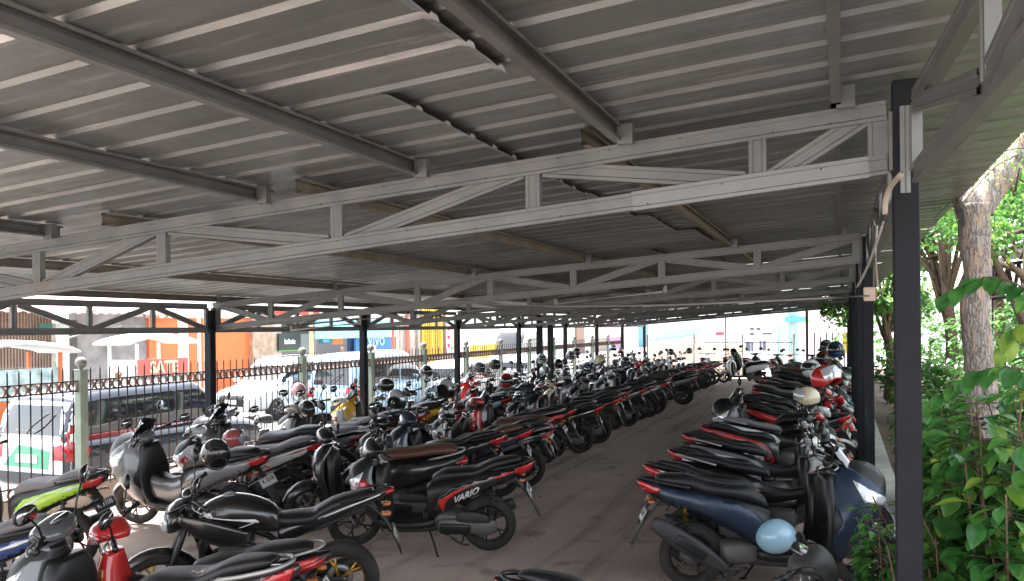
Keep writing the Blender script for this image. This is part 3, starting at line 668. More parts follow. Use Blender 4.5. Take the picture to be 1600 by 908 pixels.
    else: st = [(-.44, .85, .018, .022, 2.2, -.3), (-.34, .81, .07, .05, 2.4, -.3), (-.18, .755, .125, .078, 2.4, -.25), (0, .70, .155, .10, 2.4, -.25), (.18, .64, .165, .12, 2.4, -.2), (.34, .58, .16, .14, 2.5, -.1), (.48, .51, .145, .175, 2.8, 0), (.57, .46, .11, .185, 3, 0)]
    loft(bd, st, 24, 4); bb = bd.bvh(); body = bd.build('body', P2, root)
    for s in (-1, 1):
        pn = MB()
        if sty == 'retro': poly = [(-.30, .74), (-.02, .745), (.3, .70), (.5, .60), (.5, .42), (.34, .44), (.05, .52), (-.25, .60), (-.36, .66)]
        elif sty == 'maxi': poly = [(-.38, .865), (-.1, .80), (.15, .755), (.36, .70), (.50, .62), (.57, .52), (.48, .38), (.36, .42), (.22, .51), (.0, .61), (-.22, .72)]
        else: poly = [(-.38, .84), (-.12, .78), (.12, .71), (.34, .65), (.44, .56), (.50, .42), (.44, .36), (.36, .44), (.24, .53), (.05, .615), (-.2, .715)]
        decal(pn, poly, s, bb, .004, .006); po = pn.build('side_panel', P1, body)
        if ACC is not None:
            a = MB()
            for pl in c.get('accp', [[(.42, .40), (.46, .52), (.30, .62), (.10, .70), (.28, .60), (.38, .52)], [(-.34, .81), (-.14, .745), (-.02, .72), (-.16, .775)]]): decal(a, pl, s, bb, .0075, .002)
            a.build('side_stripe', ACC, po)
        if c.get('script'):
            t = text_mb(c['script'], c.get('ssize', .088), .0, shear=.35, bold=.003); 
            pts = []; ang = c.get('sang', .42); ox, oz = c.get('spos', (.20, .575))
            for (px, py, pz) in t.v:
                # read from the left side the text runs to -x; from the right to +x
                X = ox+(-s)*(px*cos(ang))+(-s if s > 0 else 1)*0; 
                if s > 0: X = ox-(px*cos(ang)-py*sin(ang)*0); Z = oz+px*sin(ang)+py
                else: X = ox+px*cos(ang); Z = oz-px*sin(ang)+py
                h, nn, _, _ = bb.ray_cast(Vector((X, s*1.2, Z)), Vector((0, -s, 0)))
                if h is None: h = Vector((X, s*.15, Z)); nn = Vector((0, s, 0))
                pts.append(h+Vector((0, s*.012, 0)))
            tm = MB(); tm.add(pts, t.f, 0, False); tm.build('lettering', M_INKW, po)
    # seat
    se = MB()
    if sty == 'retro': loft(se, [(-.32, .815, .07, .02, 2.4, .05), (-.26, .83, .115, .045, 2.6, .05), (-.05, .825, .135, .055, 2.6, .06), (.12, .80, .135, .05, 2.6, 0), (.3, .785, .13, .055, 2.6, 0), (.45, .76, .10, .06, 2.6, .1), (.53, .72, .06, .04, 2.4, .2)], 20, 4)
    elif sty == 'maxi': loft(se, [(-.28, .875, .06, .02, 2.4, -.1), (-.22, .875, .11, .045, 2.6, -.1), (-.02, .855, .14, .06, 2.6, -.1), (.12, .81, .15, .06, 2.6, -.15), (.3, .785, .15, .055, 2.6, 0), (.48, .755, .12, .075, 2.6, .2), (.60, .69, .075, .06, 2.4, .4)], 20, 4)
    else: loft(se, [(-.31, .885, .045, .014, 2.6, -.15), (-.25, .88, .075, .028, 3, -.15), (-.08, .845, .105, .040, 3, -.15), (.03, .80, .115, .042, 3, -.35), (.12, .765, .12, .042, 3, -.12), (.27, .75, .12, .045, 3, 0), (.42, .725, .10, .06, 2.8, .12), (.53, .68, .06, .055, 2.6, .3)], 20, 4)
    se.build('seat', c.get('seat', M_SEAT), root)
    # rail
    gr = MB(); zt = {'retro': .80, 'maxi': .87}.get(sty, .86)
    for s in (-1, 1): pass
    stube(gr, [(-.02, .145, zt-.05), (-.18, .145, zt-.02), (-.34, .10, zt+.01), (-.40, 0, zt+.02), (-.34, -.10, zt+.01), (-.18, -.145, zt-.02), (-.02, -.145, zt-.05)], .013, 8, 4)
    gr.build('grab_rail', M_RIMS if c.get('silver_rail') else M_PL, root)
    # tail light
    tl = MB()
    if sty == 'retro':
        loft(tl, [(-.43, .70, .05, .03, 2.2), (-.40, .70, .085, .04, 2.4), (-.34, .70, .10, .045, 2.4)], 16, 2)
        tl.build('tail_light', M_RED, root)
    else:
        for s in (-1, 1):
            t = MB(); z0 = 0 if sty != 'maxi' else .01
            decal(t, [(-.43, .86+z0), (-.34, .83+z0), (-.25, .80+z0), (-.26, .765+z0), (-.33, .765+z0), (-.40, .80+z0)], s, bb, .009, .008, step=.02); t.build('tail_light', c.get('lens', M_RED), root)
    # rear fender with plate
    rf = MB(); st2 = [(-.22, .74, .06, .018, 4, 1.0), (-.32, .62, .055, .014, 4, 1.05), (-.40, .50, .05, .010, 4, 1.1), (-.48, .34, .045, .007, 4, 1.1)]
    loft(rf, st2, 14, 3); box(rf, (-.26, -.035, .66), (-.16, .035, .74), 0, None, .01); fo = rf.build('rear_fender', M_PL2, root)
    # plate normal points back and slightly up
    if c.get('plate'):
        nrm = Vector((-.88, 0, .47)); Mp = basis((-.385, 0, .585), (0, -1, 0), nrm.cross(Vector((0, -1, 0))), nrm)
        plate_part(fo, c['plate'], Mp, c.get('pwhite', True), c.get('psmall', ''))
    for s in (-1, 1):
        ts = MB(); loft(ts, [(-.345, .70, .008, .009, 2.2), (-.325, .70, .018, .014, 2.2), (-.295, .70, .012, .010, 2.2)], 10, 2, y0=s*.10); tube(ts, [(-.30, s*.10, .70), (-.28, 0, .70)], .008, 6, 1); ts.build('turn_signal', [M_AMB, M_PL], fo)
    hug = arc_fender(R_+.022, 0, R_, R(25), R(120), .05, 8); hug.build('wheel_hugger', M_PL2, root)
    # engine, gearbox on the left, exhaust on the right
    en = MB(); loft(en, [(-.08, R_, .018, .055, 2.4), (.02, R_+.0, .035, .085, 2.6), (.15, R_+.005, .036, .075, 3), (.30, R_+.01, .04, .075, 3), (.42, R_+.01, .036, .07, 3), (.47, R_, .02, .05, 2.4)], 16, 3, y0=.095)
    loft(en, [(.22, .30, .09, .09, 2.6), (.35, .30, .12, .10, 3), (.5, .31, .10, .085, 3), (.60, .32, .06, .06, 3)], 16, 2, y0=-.01)
    for k in range(5): box(en, (.50+.025*k, -.075, .25), (.507+.025*k, .075, .39), 0)
    eo = en.build('engine', M_ENG, root)
    cv = MB(); loft(cv, [(-.02, R_+.07, .02, .03, 3), (.06, R_+.09, .03, .05, 3.5), (.2, R_+.10, .032, .055, 3.5), (.29, R_+.10, .025, .045, 3)], 14, 3, y0=.11); cv.build('air_filter', M_PL2, eo)
    cc = MB(); loft(cc, [(.16, R_-.01, .006, .03, 3), (.20, R_-.01, .014, .045, 3), (.42, R_-.005, .014, .05, 3), (.45, R_-.005, .006, .035, 3)], 14, 2, y0=.139); cc.build('gearbox_cover', M_PL, eo)
    ex = MB()
    lp = [(.42, -.14, .20, .016), (.25, -.145, .19, .018), (.14, -.15, .235, .03)]; stube(ex, [p[:3] for p in lp], [p[3] for p in lp], 10, 3)
    Mex = basis((.16, -.15, .25), (-1, 0, .40), (0, 1, 0))
    mf = [(0, 0, .025, .03), (.05, 0, .045, .058), (.22, 0, .05, .064), (.38, 0, .047, .06), (.43, 0, .036, .045), (.44, 0, .02, .02)] if sty != 'maxi' else [(-.12, 0, .025, .03), (-.02, 0, .04, .055), (.12, 0, .048, .078), (.34, 0, .05, .08), (.50, 0, .045, .066), (.56, 0, .034, .05), (.57, 0, .02, .02)]
    EA = -.38 if sty != 'maxi' else -.56
    loft(ex, [(x, z, a, b_, 2.6) for x, z, a, b_ in mf], 16, 2, M=Matrix.Translation((.16, -.15, .25)) @ Matrix.Rotation(pi, 4, 'Z') @ Matrix.Rotation(EA, 4, 'Y'))
    xo = ex.build('exhaust', M_PL2, root)
    hs_ = MB(); loft(hs_, [(.08, 0, .008, .03, 3), (.12, 0, .012, .045, 3.4), (.3, 0, .012, .045, 3.4), (.35, 0, .006, .03, 3)], 12, 2, y0=.052, M=Matrix.Translation((.16, -.15, .25)) @ Matrix.Rotation(pi, 4, 'Z') @ Matrix.Rotation(EA, 4, 'Y')); hs_.build('heat_shield', M_RIMS if c.get('silver_shield') else M_PL, xo)
    for s in ((1, -1) if sty == 'maxi' else (1,)):
        sp = MB(); spring(sp, (-.02, s*.105, R_+.05), (-.06, s*.115, .68), mi=0, mi2=1)
        if c.get('gold_shock'): tube(sp, [(-.058, s*.15, .56), (-.064, s*.155, .66)], .02, 10, 2)
        sp.build('shock_absorber', [M_PL if sty == 'maxi' else M_RIM, M_ENG, M_GOLD], root)
    ks = MB(); stube(ks, [(.55, .10, .22), (.50, .17, .12), (.46, .24, .03), (.43, .25, .022)], [.011, .010, .010, .008], 7, 3); box(ks, (.42, .235, .012), (.48, .265, .022)); ks.build('side_stand', M_PL, root)
    cs = MB(); stube(cs, [(.40, .11, .20), (.25, .12, .10), (.18, .125, .10)], .011, 6, 2); stube(cs, [(.40, -.11, .20), (.25, -.12, .10), (.18, -.125, .10)], .011, 6, 2); tube(cs, [(.25, .12, .10), (.25, -.12, .10)], .009, 6); cs.build('centre_stand', M_PL2, root)
    # handlebar
    hx = 1.06+dx
    hc = MB()
    if sty == 'retro': loft(hc, [(hx-.10, hz-.03, .06, .03, 2.2, 0), (hx-.06, hz, .13, .05, 2.3, 0), (hx, hz+.0, .15, .06, 2.3, 0), (hx+.06, hz-.01, .12, .055, 2.2, 0), (hx+.09, hz-.02, .06, .03, 2, 0)], 20, 3)
    elif sty == 'maxi': loft(hc, [(hx-.08, hz-.02, .07, .03, 2.6, 0), (hx-.04, hz, .13, .04, 2.6, 0), (hx+.03, hz, .12, .045, 2.6, 0), (hx+.08, hz, .07, .03, 2.4, 0)], 18, 3)
    else: loft(hc, [(hx-.09, hz-.02, .05, .025, 2.6, 0), (hx-.05, hz, .14, .042, 2.6, -.2), (hx+.02, hz+.01, .16, .05, 2.6, -.4), (hx+.08, hz-.03, .11, .045, 2.4, -.5), (hx+.12, hz-.07, .04, .02, 2.2, -.6)], 20, 3)
    hb = hc.bvh(); hc.xf(S); ho = hc.build('handlebar_cover', c.get('hcmat', P1), root)
    me = MB(); loft(me, [(-.05, 0, .03, .01, 2.4), (-.035, .004, .06, .016, 2.6), (.035, .004, .062, .016, 2.6), (.05, 0, .03, .01, 2.4)], 14, 2, M=S @ Matrix.Translation((hx-.035, 0, hz+.045)) @ Matrix.Rotation(.5, 4, 'Y')); me.build('instrument_panel', M_SMOKE, ho)
    handlebar(root, S, hx-.02, hz-.0, .34, .01, .07, sty == 'retro')
    if c.get('mirrors', True):
        for s in (-1, 1): mirror_part(root, S, s, hx-.03, hz+.01, up=c.get('mup', .16), mat_=c.get('mirmat'))
    if sty == 'maxi':
        ws = MB(); vs = []; fs = []
        for i in range(7):
            u = i/6; x = 1.26+dx-.20*u; z = .93+.26*u; hw_ = .15-.05*u
            for k in range(7): v_ = -1+k/3; vs.append((x-.10*v_*v_, v_*hw_, z+(.0 if i < 6 else -.03*v_*v_)))
        for i in range(6):
            for k in range(6): fs.append((i*7+k, i*7+k+1, (i+1)*7+k+1, (i+1)*7+k))
        o = len(vs); vs += [(x-.004, y, z-.002) for x, y, z in vs]; fs += [tuple(reversed([q+o for q in f_])) for f_ in fs]
        ws.add(vs, fs); ws.build('windscreen', M_SMOKE, cow)
    return root

def underbone(c):
    """a cub style bike: big thin wheels, a low spine under a narrow leg shield"""
    root = empty('underbone_motorbike'); P1 = c['p1']; ACC = c.get('acc'); wb = 1.24; R_ = .285; W_ = .075; rim = c.get('rim', M_RIM)
    S = steer(c.get('turn', .35), wb-.16, .75)
    wheel(root, 0, R_, W_, rim, c.get('spokes', 5), False, None, c.get('rimstyle', 'Y')); wheel(root, wb, R_, W_*.9, rim, c.get('spokes', 5), True, S, c.get('rimstyle', 'Y'))
    f = MB()
    for s in (-1, 1): tube(f, [(wb, s*.07, R_), (wb-.12, s*.065, .60), (wb-.2, s*.05, .80)], [.019, .015, .013], 8)
    f.xf(S); f.build('fork', M_ENG, root)
    fe = arc_fender(R_+.03, wb, R_, .2, R(160), .055, 12); fe.xf(S); fe.build('front_fender', P1, root)
    cw = MB(); loft(cw, [(.86, .28, .13, .05, 2.6, -.4), (.93, .42, .16, .06, 2.6, -.4), (1.0, .58, .15, .075, 2.4, -.3), (1.03, .72, .12, .08, 2.4, -.2), (1.02, .83, .08, .06, 2.2, 0)], 20, 4, axis='z'); bv = cw.bvh(); cow = cw.build('leg_shield', P1, root)
    for s in (-1, 1):
        ts = MB(); decal(ts, [(1.02, .66), (1.12, .68), (1.10, .74), (1.02, .74)], s, bv, .005, .003); ts.build('turn_signal', M_AMB, cow)
        if ACC is not None: a = MB(); decal(a, [(.88, .36), (.98, .40), (1.06, .60), (1.0, .64), (.93, .52)], s, bv, .004, .002); a.build('cowl_stripe', ACC, cow)
    bd = MB(); loft(bd, [(-.42, .80, .02, .02, 2.4, -.35), (-.3, .76, .07, .05, 2.4, -.3), (-.1, .70, .115, .085, 2.4, -.3), (.12, .63, .125, .11, 2.6, -.3), (.32, .57, .11, .11, 2.6, -.2), (.5, .53, .08, .08, 2.8, 0), (.7, .54, .065, .05, 3, .15), (.9, .62, .06, .05, 3, .3)], 20, 4); bb = bd.bvh(); body = bd.build('body', M_PL, root)
    for s in (-1, 1):
        pn = MB(); decal(pn, [(-.36, .80), (-.1, .75), (.15, .70), (.38, .63), (.46, .55), (.36, .49), (.15, .55), (-.1, .64), (-.3, .73)], s, bb, .004, .006); po = pn.build('side_panel', P1, body)
        if ACC is not None: a = MB(); decal(a, [(.40, .56), (.30, .52), (.05, .62), (-.15, .70), (.08, .67), (.2, .64)], s, bb, .0075, .002); a.build('side_stripe', ACC, po)
        t = MB(); decal(t, [(-.40, .79), (-.3, .755), (-.22, .73), (-.24, .70), (-.36, .745)], s, bb, .008, .006); t.build('tail_light', M_RED, root)
    se = MB(); loft(se, [(-.30, .845, .05, .02, 2.4, -.1), (-.22, .845, .10, .04, 2.6, -.1), (0, .815, .125, .05, 2.6, -.15), (.15, .775, .125, .045, 2.6, -.1), (.32, .75, .10, .05, 2.6, 0), (.48, .715, .06, .045, 2.4, .3)], 20, 4); se.build('seat', c.get('seat', M_SEAT), root)
    gr = MB(); stube(gr, [(0, .13, .78), (-.2, .13, .83), (-.36, .06, .86), (-.36, -.06, .86), (-.2, -.13, .83), (0, -.13, .78)], .011, 8, 4); gr.build('grab_rail', M_RIMS if c.get('silver_rail', True) else M_PL, root)
    rf = MB(); loft(rf, [(-.20, .70, .055, .018, 4, 1.0), (-.32, .58, .05, .012, 4, 1.05), (-.40, .46, .045, .009, 4, 1.1), (-.47, .33, .04, .006, 4, 1.1)], 14, 3); fo = rf.build('rear_fender', M_PL2, root)
    nrm = Vector((-.88, 0, .47)); Mp = basis((-.375, 0, .56), (0, -1, 0), nrm.cross(Vector((0, -1, 0))), nrm)
    if c.get('plate'): plate_part(fo, c['plate'], Mp, c.get('pwhite', True), c.get('psmall', ''))
    for s in (-1, 1):
        ts = MB(); loft(ts, [(-.36, .66, .012, .014, 2.2), (-.33, .66, .028, .02, 2.2), (-.29, .66, .02, .016, 2.2)], 10, 2, y0=s*.11); tube(ts, [(-.30, s*.10, .66), (-.28, 0, .66)], .007, 6, 1); ts.build('turn_signal', [M_AMB, M_PL], fo)
        sp = MB(); spring(sp, (-.01, s*.10, R_+.03), (.04, s*.11, .64)); sp.build('shock_absorber', [M_RIM, M_ENG], root)
    sw = MB()
    for s in (-1, 1): box(sw, (-.03, s*.085-.012, R_-.02), (.45, s*.085+.012, R_+.02), 0, None, .006)
    box(sw, (-.06, .10, R_-.055), (.42, .125, R_+.055), 1, None, .02); sw.build('swingarm', [M_PL, M_PL2], root)
    en = MB(); loft(en, [(.40, .30, .10, .09, 3), (.5, .30, .13, .11, 3), (.66, .31, .12, .10, 3), (.72, .33, .07, .06, 3), (.86, .37, .06, .055, 3)], 16, 3)
    for k in range(6): box(en, (.72+.022*k, -.075, .29+.012*k), (.728+.022*k, .075, .42+.012*k), 0)
    lathe(en, [(0, .155), (.07, .15), (.085, .12)], 18, 0, Matrix.Translation((.52, 0, .30)) @ Matrix.Rotation(-pi/2, 4, 'X')); en.build('engine', M_ENG, root)
    ex = MB(); stube(ex, [(.85, -.05, .30), (.80, -.12, .20), (.45, -.15, .17), (.2, -.155, .2)], [.017, .018, .02, .022], 10, 3)
    loft(ex, [(.24, .205, .022, .022, 2), (.18, .22, .042, .042, 2), (-.05, .27, .05, .05, 2), (-.28, .33, .045, .045, 2), (-.31, .335, .02, .02, 2)], 14, 3, y0=-.155); ex.build('exhaust', M_PL2, root)
    ks = MB(); stube(ks, [(.50, .10, .22), (.46, .18, .10), (.42, .26, .022)], .009, 7, 3); ks.build('side_stand', M_PL, root)
    fp = MB(); tube(fp, [(.52, -.26, .26), (.52, .26, .26)], .012, 8); 
    for s in (-1, 1): tube(fp, [(.52, s*.16, .26), (.52, s*.27, .26)], .02, 8, 1)
    fp.build('foot_peg', [M_PL, M_SEAT], root)
    hx, hz = .99, .98; hc = MB(); loft(hc, [(hx-.08, hz-.03, .05, .03, 2.4), (hx-.03, hz, .13, .045, 2.5, -.2), (hx+.05, hz, .14, .055, 2.5, -.3), (hx+.12, hz-.03, .09, .06, 2.3, -.4), (hx+.16, hz-.06, .04, .035, 2)], 20, 3)
    hb = hc.bvh(); h2 = MB(); decal(h2, [(hx+.06, hz-.05), (hx+.17, hz-.08), (hx+.15, hz+.0), (hx+.08, hz+.02)], 1, hb, .003, .002); decal(h2, [(hx+.06, hz-.05), (hx+.17, hz-.08), (hx+.15, hz+.0), (hx+.08, hz+.02)], -1, hb, .003, .002)
    hc.xf(S); h2.xf(S); ho = hc.build('handlebar_cover', c.get('hcmat', P1), root); h2.build('headlight', M_CLR, ho)
    handlebar(root, S, hx-.01, hz, .33, .01, .06, False)
    for s in (-1, 1): mirror_part(root, S, s, hx-.02, hz+.01, up=.15)
    return root

def naked_bike(c):
    root = empty('sport_motorbike'); P1 = c['p1']; wb = 1.33; R_ = .31; rim = c.get('rim', M_RIMG); S = steer(c.get('turn', .3), wb-.18, .85, .42)
    wheel(root, 0, R_, .12, rim, 5, True, None, 'Y', 40); wheel(root, wb, R_, .10, rim, 5, True, S, 'Y', 40)
    f = MB()
    for s in (-1, 1): tube(f, [(wb, s*.085, R_), (wb-.13, s*.085, .62), (wb-.25, s*.085, .93)], [.027, .026, .019], 10)
    box(f, (wb-.28, -.11, .86), (wb-.19, .11, .89), 0, None, .01); box(f, (wb-.30, -.10, .95), (wb-.22, .10, .975), 0, None, .01); f.xf(S); f.build('fork', M_PL2, root)
    fe = arc_fender(R_+.025, wb, R_, .5, R(150), .065, 12); fe.xf(S); fe.build('front_fender', P1, root)
    tk = MB(); loft(tk, [(.42, .79, .07, .05, 2.6, 0), (.48, .83, .11, .10, 2.6, 0), (.62, .87, .145, .13, 2.5, 0), (.80, .90, .155, .13, 2.4, .05), (.94, .89, .13, .10, 2.4, 0), (1.03, .87, .08, .06, 2.4, 0)], 24, 4); tb = tk.bvh(); to = tk.build('fuel_tank', P1, root)
    cp = MB(); lathe(cp, [(0, .012), (.03, .012), (.034, .004), (.046, .006), (.048, -.01)], 20, 0, Matrix.Translation((.80, 0, 1.026))); cp.build('tank_cap', M_RIMS, to)
    for s in (-1, 1):
        a = MB(); decal(a, [(.58, .84), (.75, .87), (.98, .90), (.98, .905), (.75, .88), (.60, .87), (.57, .85)], s, tb, .002, .001); decal(a, [(.72, .80), (.60, .845), (.605, .85), (.725, .806)], s, tb, .002, .001); a.build('pinstripe', M_INKW, to)
        e = MB(); decal(e, [(.90, .90), (.93, .955), (.95, .95), (.94, .92), (.97, .935), (.965, .90), (.93, .885), (.925, .905), (.915, .88)], s, tb, .003, .001); e.build('tank_emblem', M_INKW, to)
        sh = MB(); loft(sh, [(.66, .73, .012, .05, 3, .2), (.82, .76, .02, .085, 3, .25), (1.0, .83, .022, .075, 3, .35), (1.14, .91, .01, .02, 3, .4)], 12, 3, y0=s*.16); sh.build('tank_shroud', P1, root)
    se = MB(); loft(se, [(-.26, 1.0, .05, .02, 2.6, -.2), (-.2, .985, .09, .035, 2.8, -.2), (0, .93, .105, .045, 2.8, -.25), (.13, .87, .11, .045, 2.8, -.3), (.2, .835, .125, .045, 2.8, -.1), (.36, .82, .115, .05, 2.8, .0), (.47, .82, .07, .045, 2.6, .1)], 20, 4); se.build('seat', M_SEAT, root)
    tlc = MB(); loft(tlc, [(-.40, 1.02, .02, .015, 2.6, -.2), (-.3, .98, .06, .035, 2.6, -.25), (-.1, .915, .095, .05, 2.6, -.3), (.15, .82, .115, .06, 2.6, -.35), (.35, .74, .10, .07, 2.6, -.2), (.45, .71, .08, .06, 2.6, 0)], 20, 3); b2 = tlc.bvh(); bo = tlc.build('tail_fairing', P1, root)
    for s in (-1, 1): a = MB(); decal(a, [(-.32, .985), (-.1, .92), (.1, .85), (.1, .856), (-.1, .928), (-.32, .995)], s, b2, .002, .001); a.build('pinstripe', M_INKW, bo)
    t = MB(); loft(t, [(-.425, 1.01, .03, .012, 2.4, 0), (-.40, 1.01, .05, .02, 2.4, 0), (-.36, 1.0, .055, .022, 2.4, 0)], 12, 2); t.build('tail_light', M_RED, root)
    gr = MB(); stube(gr, [(-.02, .11, .95), (-.25, .12, 1.01), (-.36, .05, 1.04), (-.36, -.05, 1.04), (-.25, -.12, 1.01), (-.02, -.11, .95)], .010, 8, 3); gr.build('grab_rail', M_PL, root)
    rf = MB(); loft(rf, [(-.22, .92, .05, .018, 4, .8), (-.34, .80, .045, .012, 4, .95), (-.42, .66, .06, .009, 4, 1.1), (-.48, .50, .05, .006, 4, 1.1)], 14, 3); fo = rf.build('rear_fender', M_PL, root)
    nrm = Vector((-.9, 0, .43)); plate_part(fo, c.get('plate', 'K 3091'), basis((-.435, 0, .66), (0, -1, 0), nrm.cross(Vector((0, -1, 0))), nrm), False, '07.24')
    for s in (-1, 1): ts = MB(); loft(ts, [(-.40, .86, .012, .014, 2.2), (-.37, .86, .03, .02, 2.2), (-.33, .86, .02, .016, 2.2)], 10, 2, y0=s*.12); tube(ts, [(-.34, s*.11, .86), (-.30, 0, .86)], .007, 6, 1); ts.build('turn_signal', [M_AMB, M_PL], fo)
    fr = MB()
    for s in (-1, 1):
        stube(fr, [(1.08, s*.04, .88), (.85, s*.13, .74), (.55, s*.15, .64), (.42, s*.13, .48), (.40, s*.12, .34)], .026, 8, 3); stube(fr, [(1.05, s*.04, .74), (.95, s*.10, .50), (.86, s*.10, .32)], .02, 8, 3)
        tube(fr, [(.45, s*.12, .66), (.1, s*.10, .78), (-.2, s*.08, .90)], .013, 6)
    fr.build('frame', M_PL, root)
    sw = MB()
    for s in (-1, 1): box(sw, (-.06, s*.10-.015, R_-.03), (.45, s*.10+.015, R_+.035), 0, None, .01)
    box(sw, (-.02, .115, R_+.02), (.42, .14, R_+.075), 1, None, .01); spring(sw, (.33, 0, .36), (.40, 0, .68), .035, 6, .008, 2, 0); sw.build('swingarm', [M_PL, M_PL2, M_RED], root)
    en = MB(); loft(en, [(.44, .42, .12, .12, 3), (.55, .40, .15, .15, 3), (.75, .39, .14, .14, 3), (.86, .40, .10, .10, 3)], 16, 2); box(en, (.66, -.09, .5), (.86, .09, .74), 0, Matrix.Rotation(0, 4, 'Y'), .02)
    for k in range(8): box(en, (.64, -.105, .50+.025*k), (.88, .105, .507+.025*k), 0)
    lathe(en, [(0, .175), (.085, .17), (.10, .13)], 20, 0, Matrix.Translation((.58, 0, .39)) @ Matrix.Rotation(-pi/2, 4, 'X')); lathe(en, [(0, -.175), (.085, -.17), (.10, -.13)], 20, 0, Matrix.Translation((.58, 0, .39)) @ Matrix.Rotation(-pi/2, 4, 'X')); en.build('engine', M_ENG, root)
    rd = MB(); box(rd, (.98, -.14, .50), (1.01, .14, .72), 0, None, .008); rd.build('radiator', M_PL, root)
    ex = MB(); stube(ex, [(.88, -.05, .62), (1.0, -.06, .45), (.92, -.08, .25), (.5, -.13, .22), (.25, -.15, .27)], .019, 10, 3); loft(ex, [(.3, .27, .025, .03, 2), (.22, .29, .045, .06, 2.4), (-.1, .37, .055, .075, 2.4), (-.2, .40, .05, .07, 2.4), (-.22, .405, .02, .03, 2)], 16, 3, y0=-.165); ex.build('exhaust', M_PL2, root)
    ks = MB(); stube(ks, [(.50, .12, .28), (.46, .2, .12), (.42, .30, .022)], .010, 7, 3); ks.build('side_stand', M_PL, root)
    hl = MB(); loft(hl, [(1.12, .88, .08, .07, 2.4, 0), (1.18, .87, .125, .095, 2.3, 0), (1.25, .85, .115, .085, 2.3, 0)], 18, 2); loft(hl, [(1.25, .85, .11, .08, 2.3, 0), (1.29, .845, .075, .055, 2.2, 0), (1.30, .845, .03, .02, 2, 0)], 18, 2, mi=1); loft(hl, [(1.10, .99, .06, .015, 2.4, -.3), (1.17, .975, .09, .02, 2.4, -.5), (1.25, .93, .06, .012, 2.4, -.6)], 14, 2)
    hl.xf(S); hl.build('headlight', [P1, M_CLR], root)
    hx, hz = 1.07, 1.01; me = MB(); loft(me, [(hx-.0, hz+.02, .03, .03, 2.4, 0), (hx+.02, hz+.03, .07, .045, 2.6, 0), (hx+.07, hz+.02, .06, .04, 2.4, 0)], 14, 2); me.xf(S); me.build('instrument_panel', M_SMOKE, root)
    handlebar(root, S, hx, hz, .36, .04, .10, False)
    for s in (-1, 1): mirror_part(root, S, s, hx-.02, hz+.05, up=.14, outw=.14)
    return root

# ================================================================ helmets
def helmet(c, kind='full'):
    """origin at the centre of the head hole, x forwards, z up"""
    root = empty('helmet'); P = paint(c) if isinstance(c, str) else c
    n, m = 28, 18; vs = []; fs = []
    def rad(az, el):
        x = cos(el)*cos(az); y = cos(el)*sin(az); z = sin(el)
        return Vector((x*.145*(1.06 if x > 0 else 1.0), y*.125, z*.135+.02))
    lo = {'full': -.95, 'open': -.55, 'half': -.25}[kind]
    for j in range(m+1):
        for i in range(n):
            az = 2*pi*i/n-pi; front = max(0, cos(az))
            e0 = lo
            if kind == 'open' and abs(az) < 1.25: e0 = lo+(1.25-abs(az))*.9 if abs(az) > .5 else .12
            if kind == 'half' and abs(az) < 1.4: e0 = lo+.30*min(1, (1.4-abs(az))*1.5)
            el = e0+(pi/2-e0)*(j/m); vs.append(rad(az, el)*(1+.04*front*(kind == 'full')*(j < m*.35)))
    for j in range(m):
        for i in range(n):
            az = 2*pi*(i+.5)/n-pi; el = lo+(pi/2-lo)*((j+.5)/m)
            if kind == 'full' and abs(az) < 1.12 and -.30 < el < .50: continue
            fs.append((j*n+i, j*n+(i+1) % n, (j+1)*n+(i+1) % n, (j+1)*n+i))
    bm = bmesh.new(); bv_ = [bm.verts.new(v) for v in vs]
    for f in fs:
        try: bm.faces.new([bv_[i] for i in f])
        except ValueError: pass
    bmesh.ops.remove_doubles(bm, verts=bm.verts, dist=.0008); bmesh.ops.recalc_face_normals(bm, faces=bm.faces)
    bmesh.ops.delete(bm, geom=[v for v in bm.verts if not v.link_faces], context='VERTS')
    bmesh.ops.solidify(bm, geom=list(bm.faces), thickness=.008)
    mb = MB(); add_bm(mb, bm); sh = mb.build('shell', P, root)
    pd = MB(); vs = []; fs = []
    for j in range(9):
        for i in range(n):
            az = 2*pi*i/n-pi; el = (-.8 if kind == 'full' else lo-.02)+(1.2+.3)*(j/8) if not (kind != 'full' and abs(az) < 1.2) else .2+(.9)*(j/8)
            vs.append(rad(az, min(el, pi/2))*.90)
    for j in range(8):
        for i in range(n):
            az = 2*pi*(i+.5)/n-pi
            if kind == 'full' and abs(az) < 1.1 and 1 < j < 6: continue
            fs.append((j*n+i, j*n+(i+1) % n, (j+1)*n+(i+1) % n, (j+1)*n+i))
    pd.add(vs, fs); pd.build('padding', mat('helmet_padding', (.03, .03, .032), .9), root)
    if kind != 'half':
        vz = MB(); vs = []; fs = []
        e0, e1, sc_ = (-.34, .52, 1.035) if kind == 'full' else (-.50, .42, 1.05)
        for j in range(7):
            for i in range(15):
                az = -1.22+2.44*i/14; el = e0+(e1-e0)*j/6; vs.append(rad(az, el)*sc_)
        for j in range(6):
            for i in range(14): fs.append((j*15+i, j*15+i+1, (j+1)*15+i+1, (j+1)*15+i))
        vz.add(vs, fs)
        if kind == 'open': vz.xf(Matrix.Translation((.005, 0, .02)) @ Matrix.Rotation(-.55, 4, 'Y'))
        vz.build('visor', M_SMOKE if kind == 'full' else mat('clear_visor', (.5, .52, .55), .06, .3, .8), root)
    else:
        pk = MB(); loft(pk, [(.10, .045, .09, .006, 3), (.14, .045, .085, .006, 3), (.19, .03, .05, .004, 2.6)], 14, 2); pk.build('peak', M_PL, root)
    st = MB(); stube(st, [(.02, .115, -.03), (.03, .08, -.12), (.03, 0, -.16), (.03, -.08, -.12), (.02, -.115, -.03)], .007, 5, 3)
    st.build('chin_strap', M_PL, root); return root
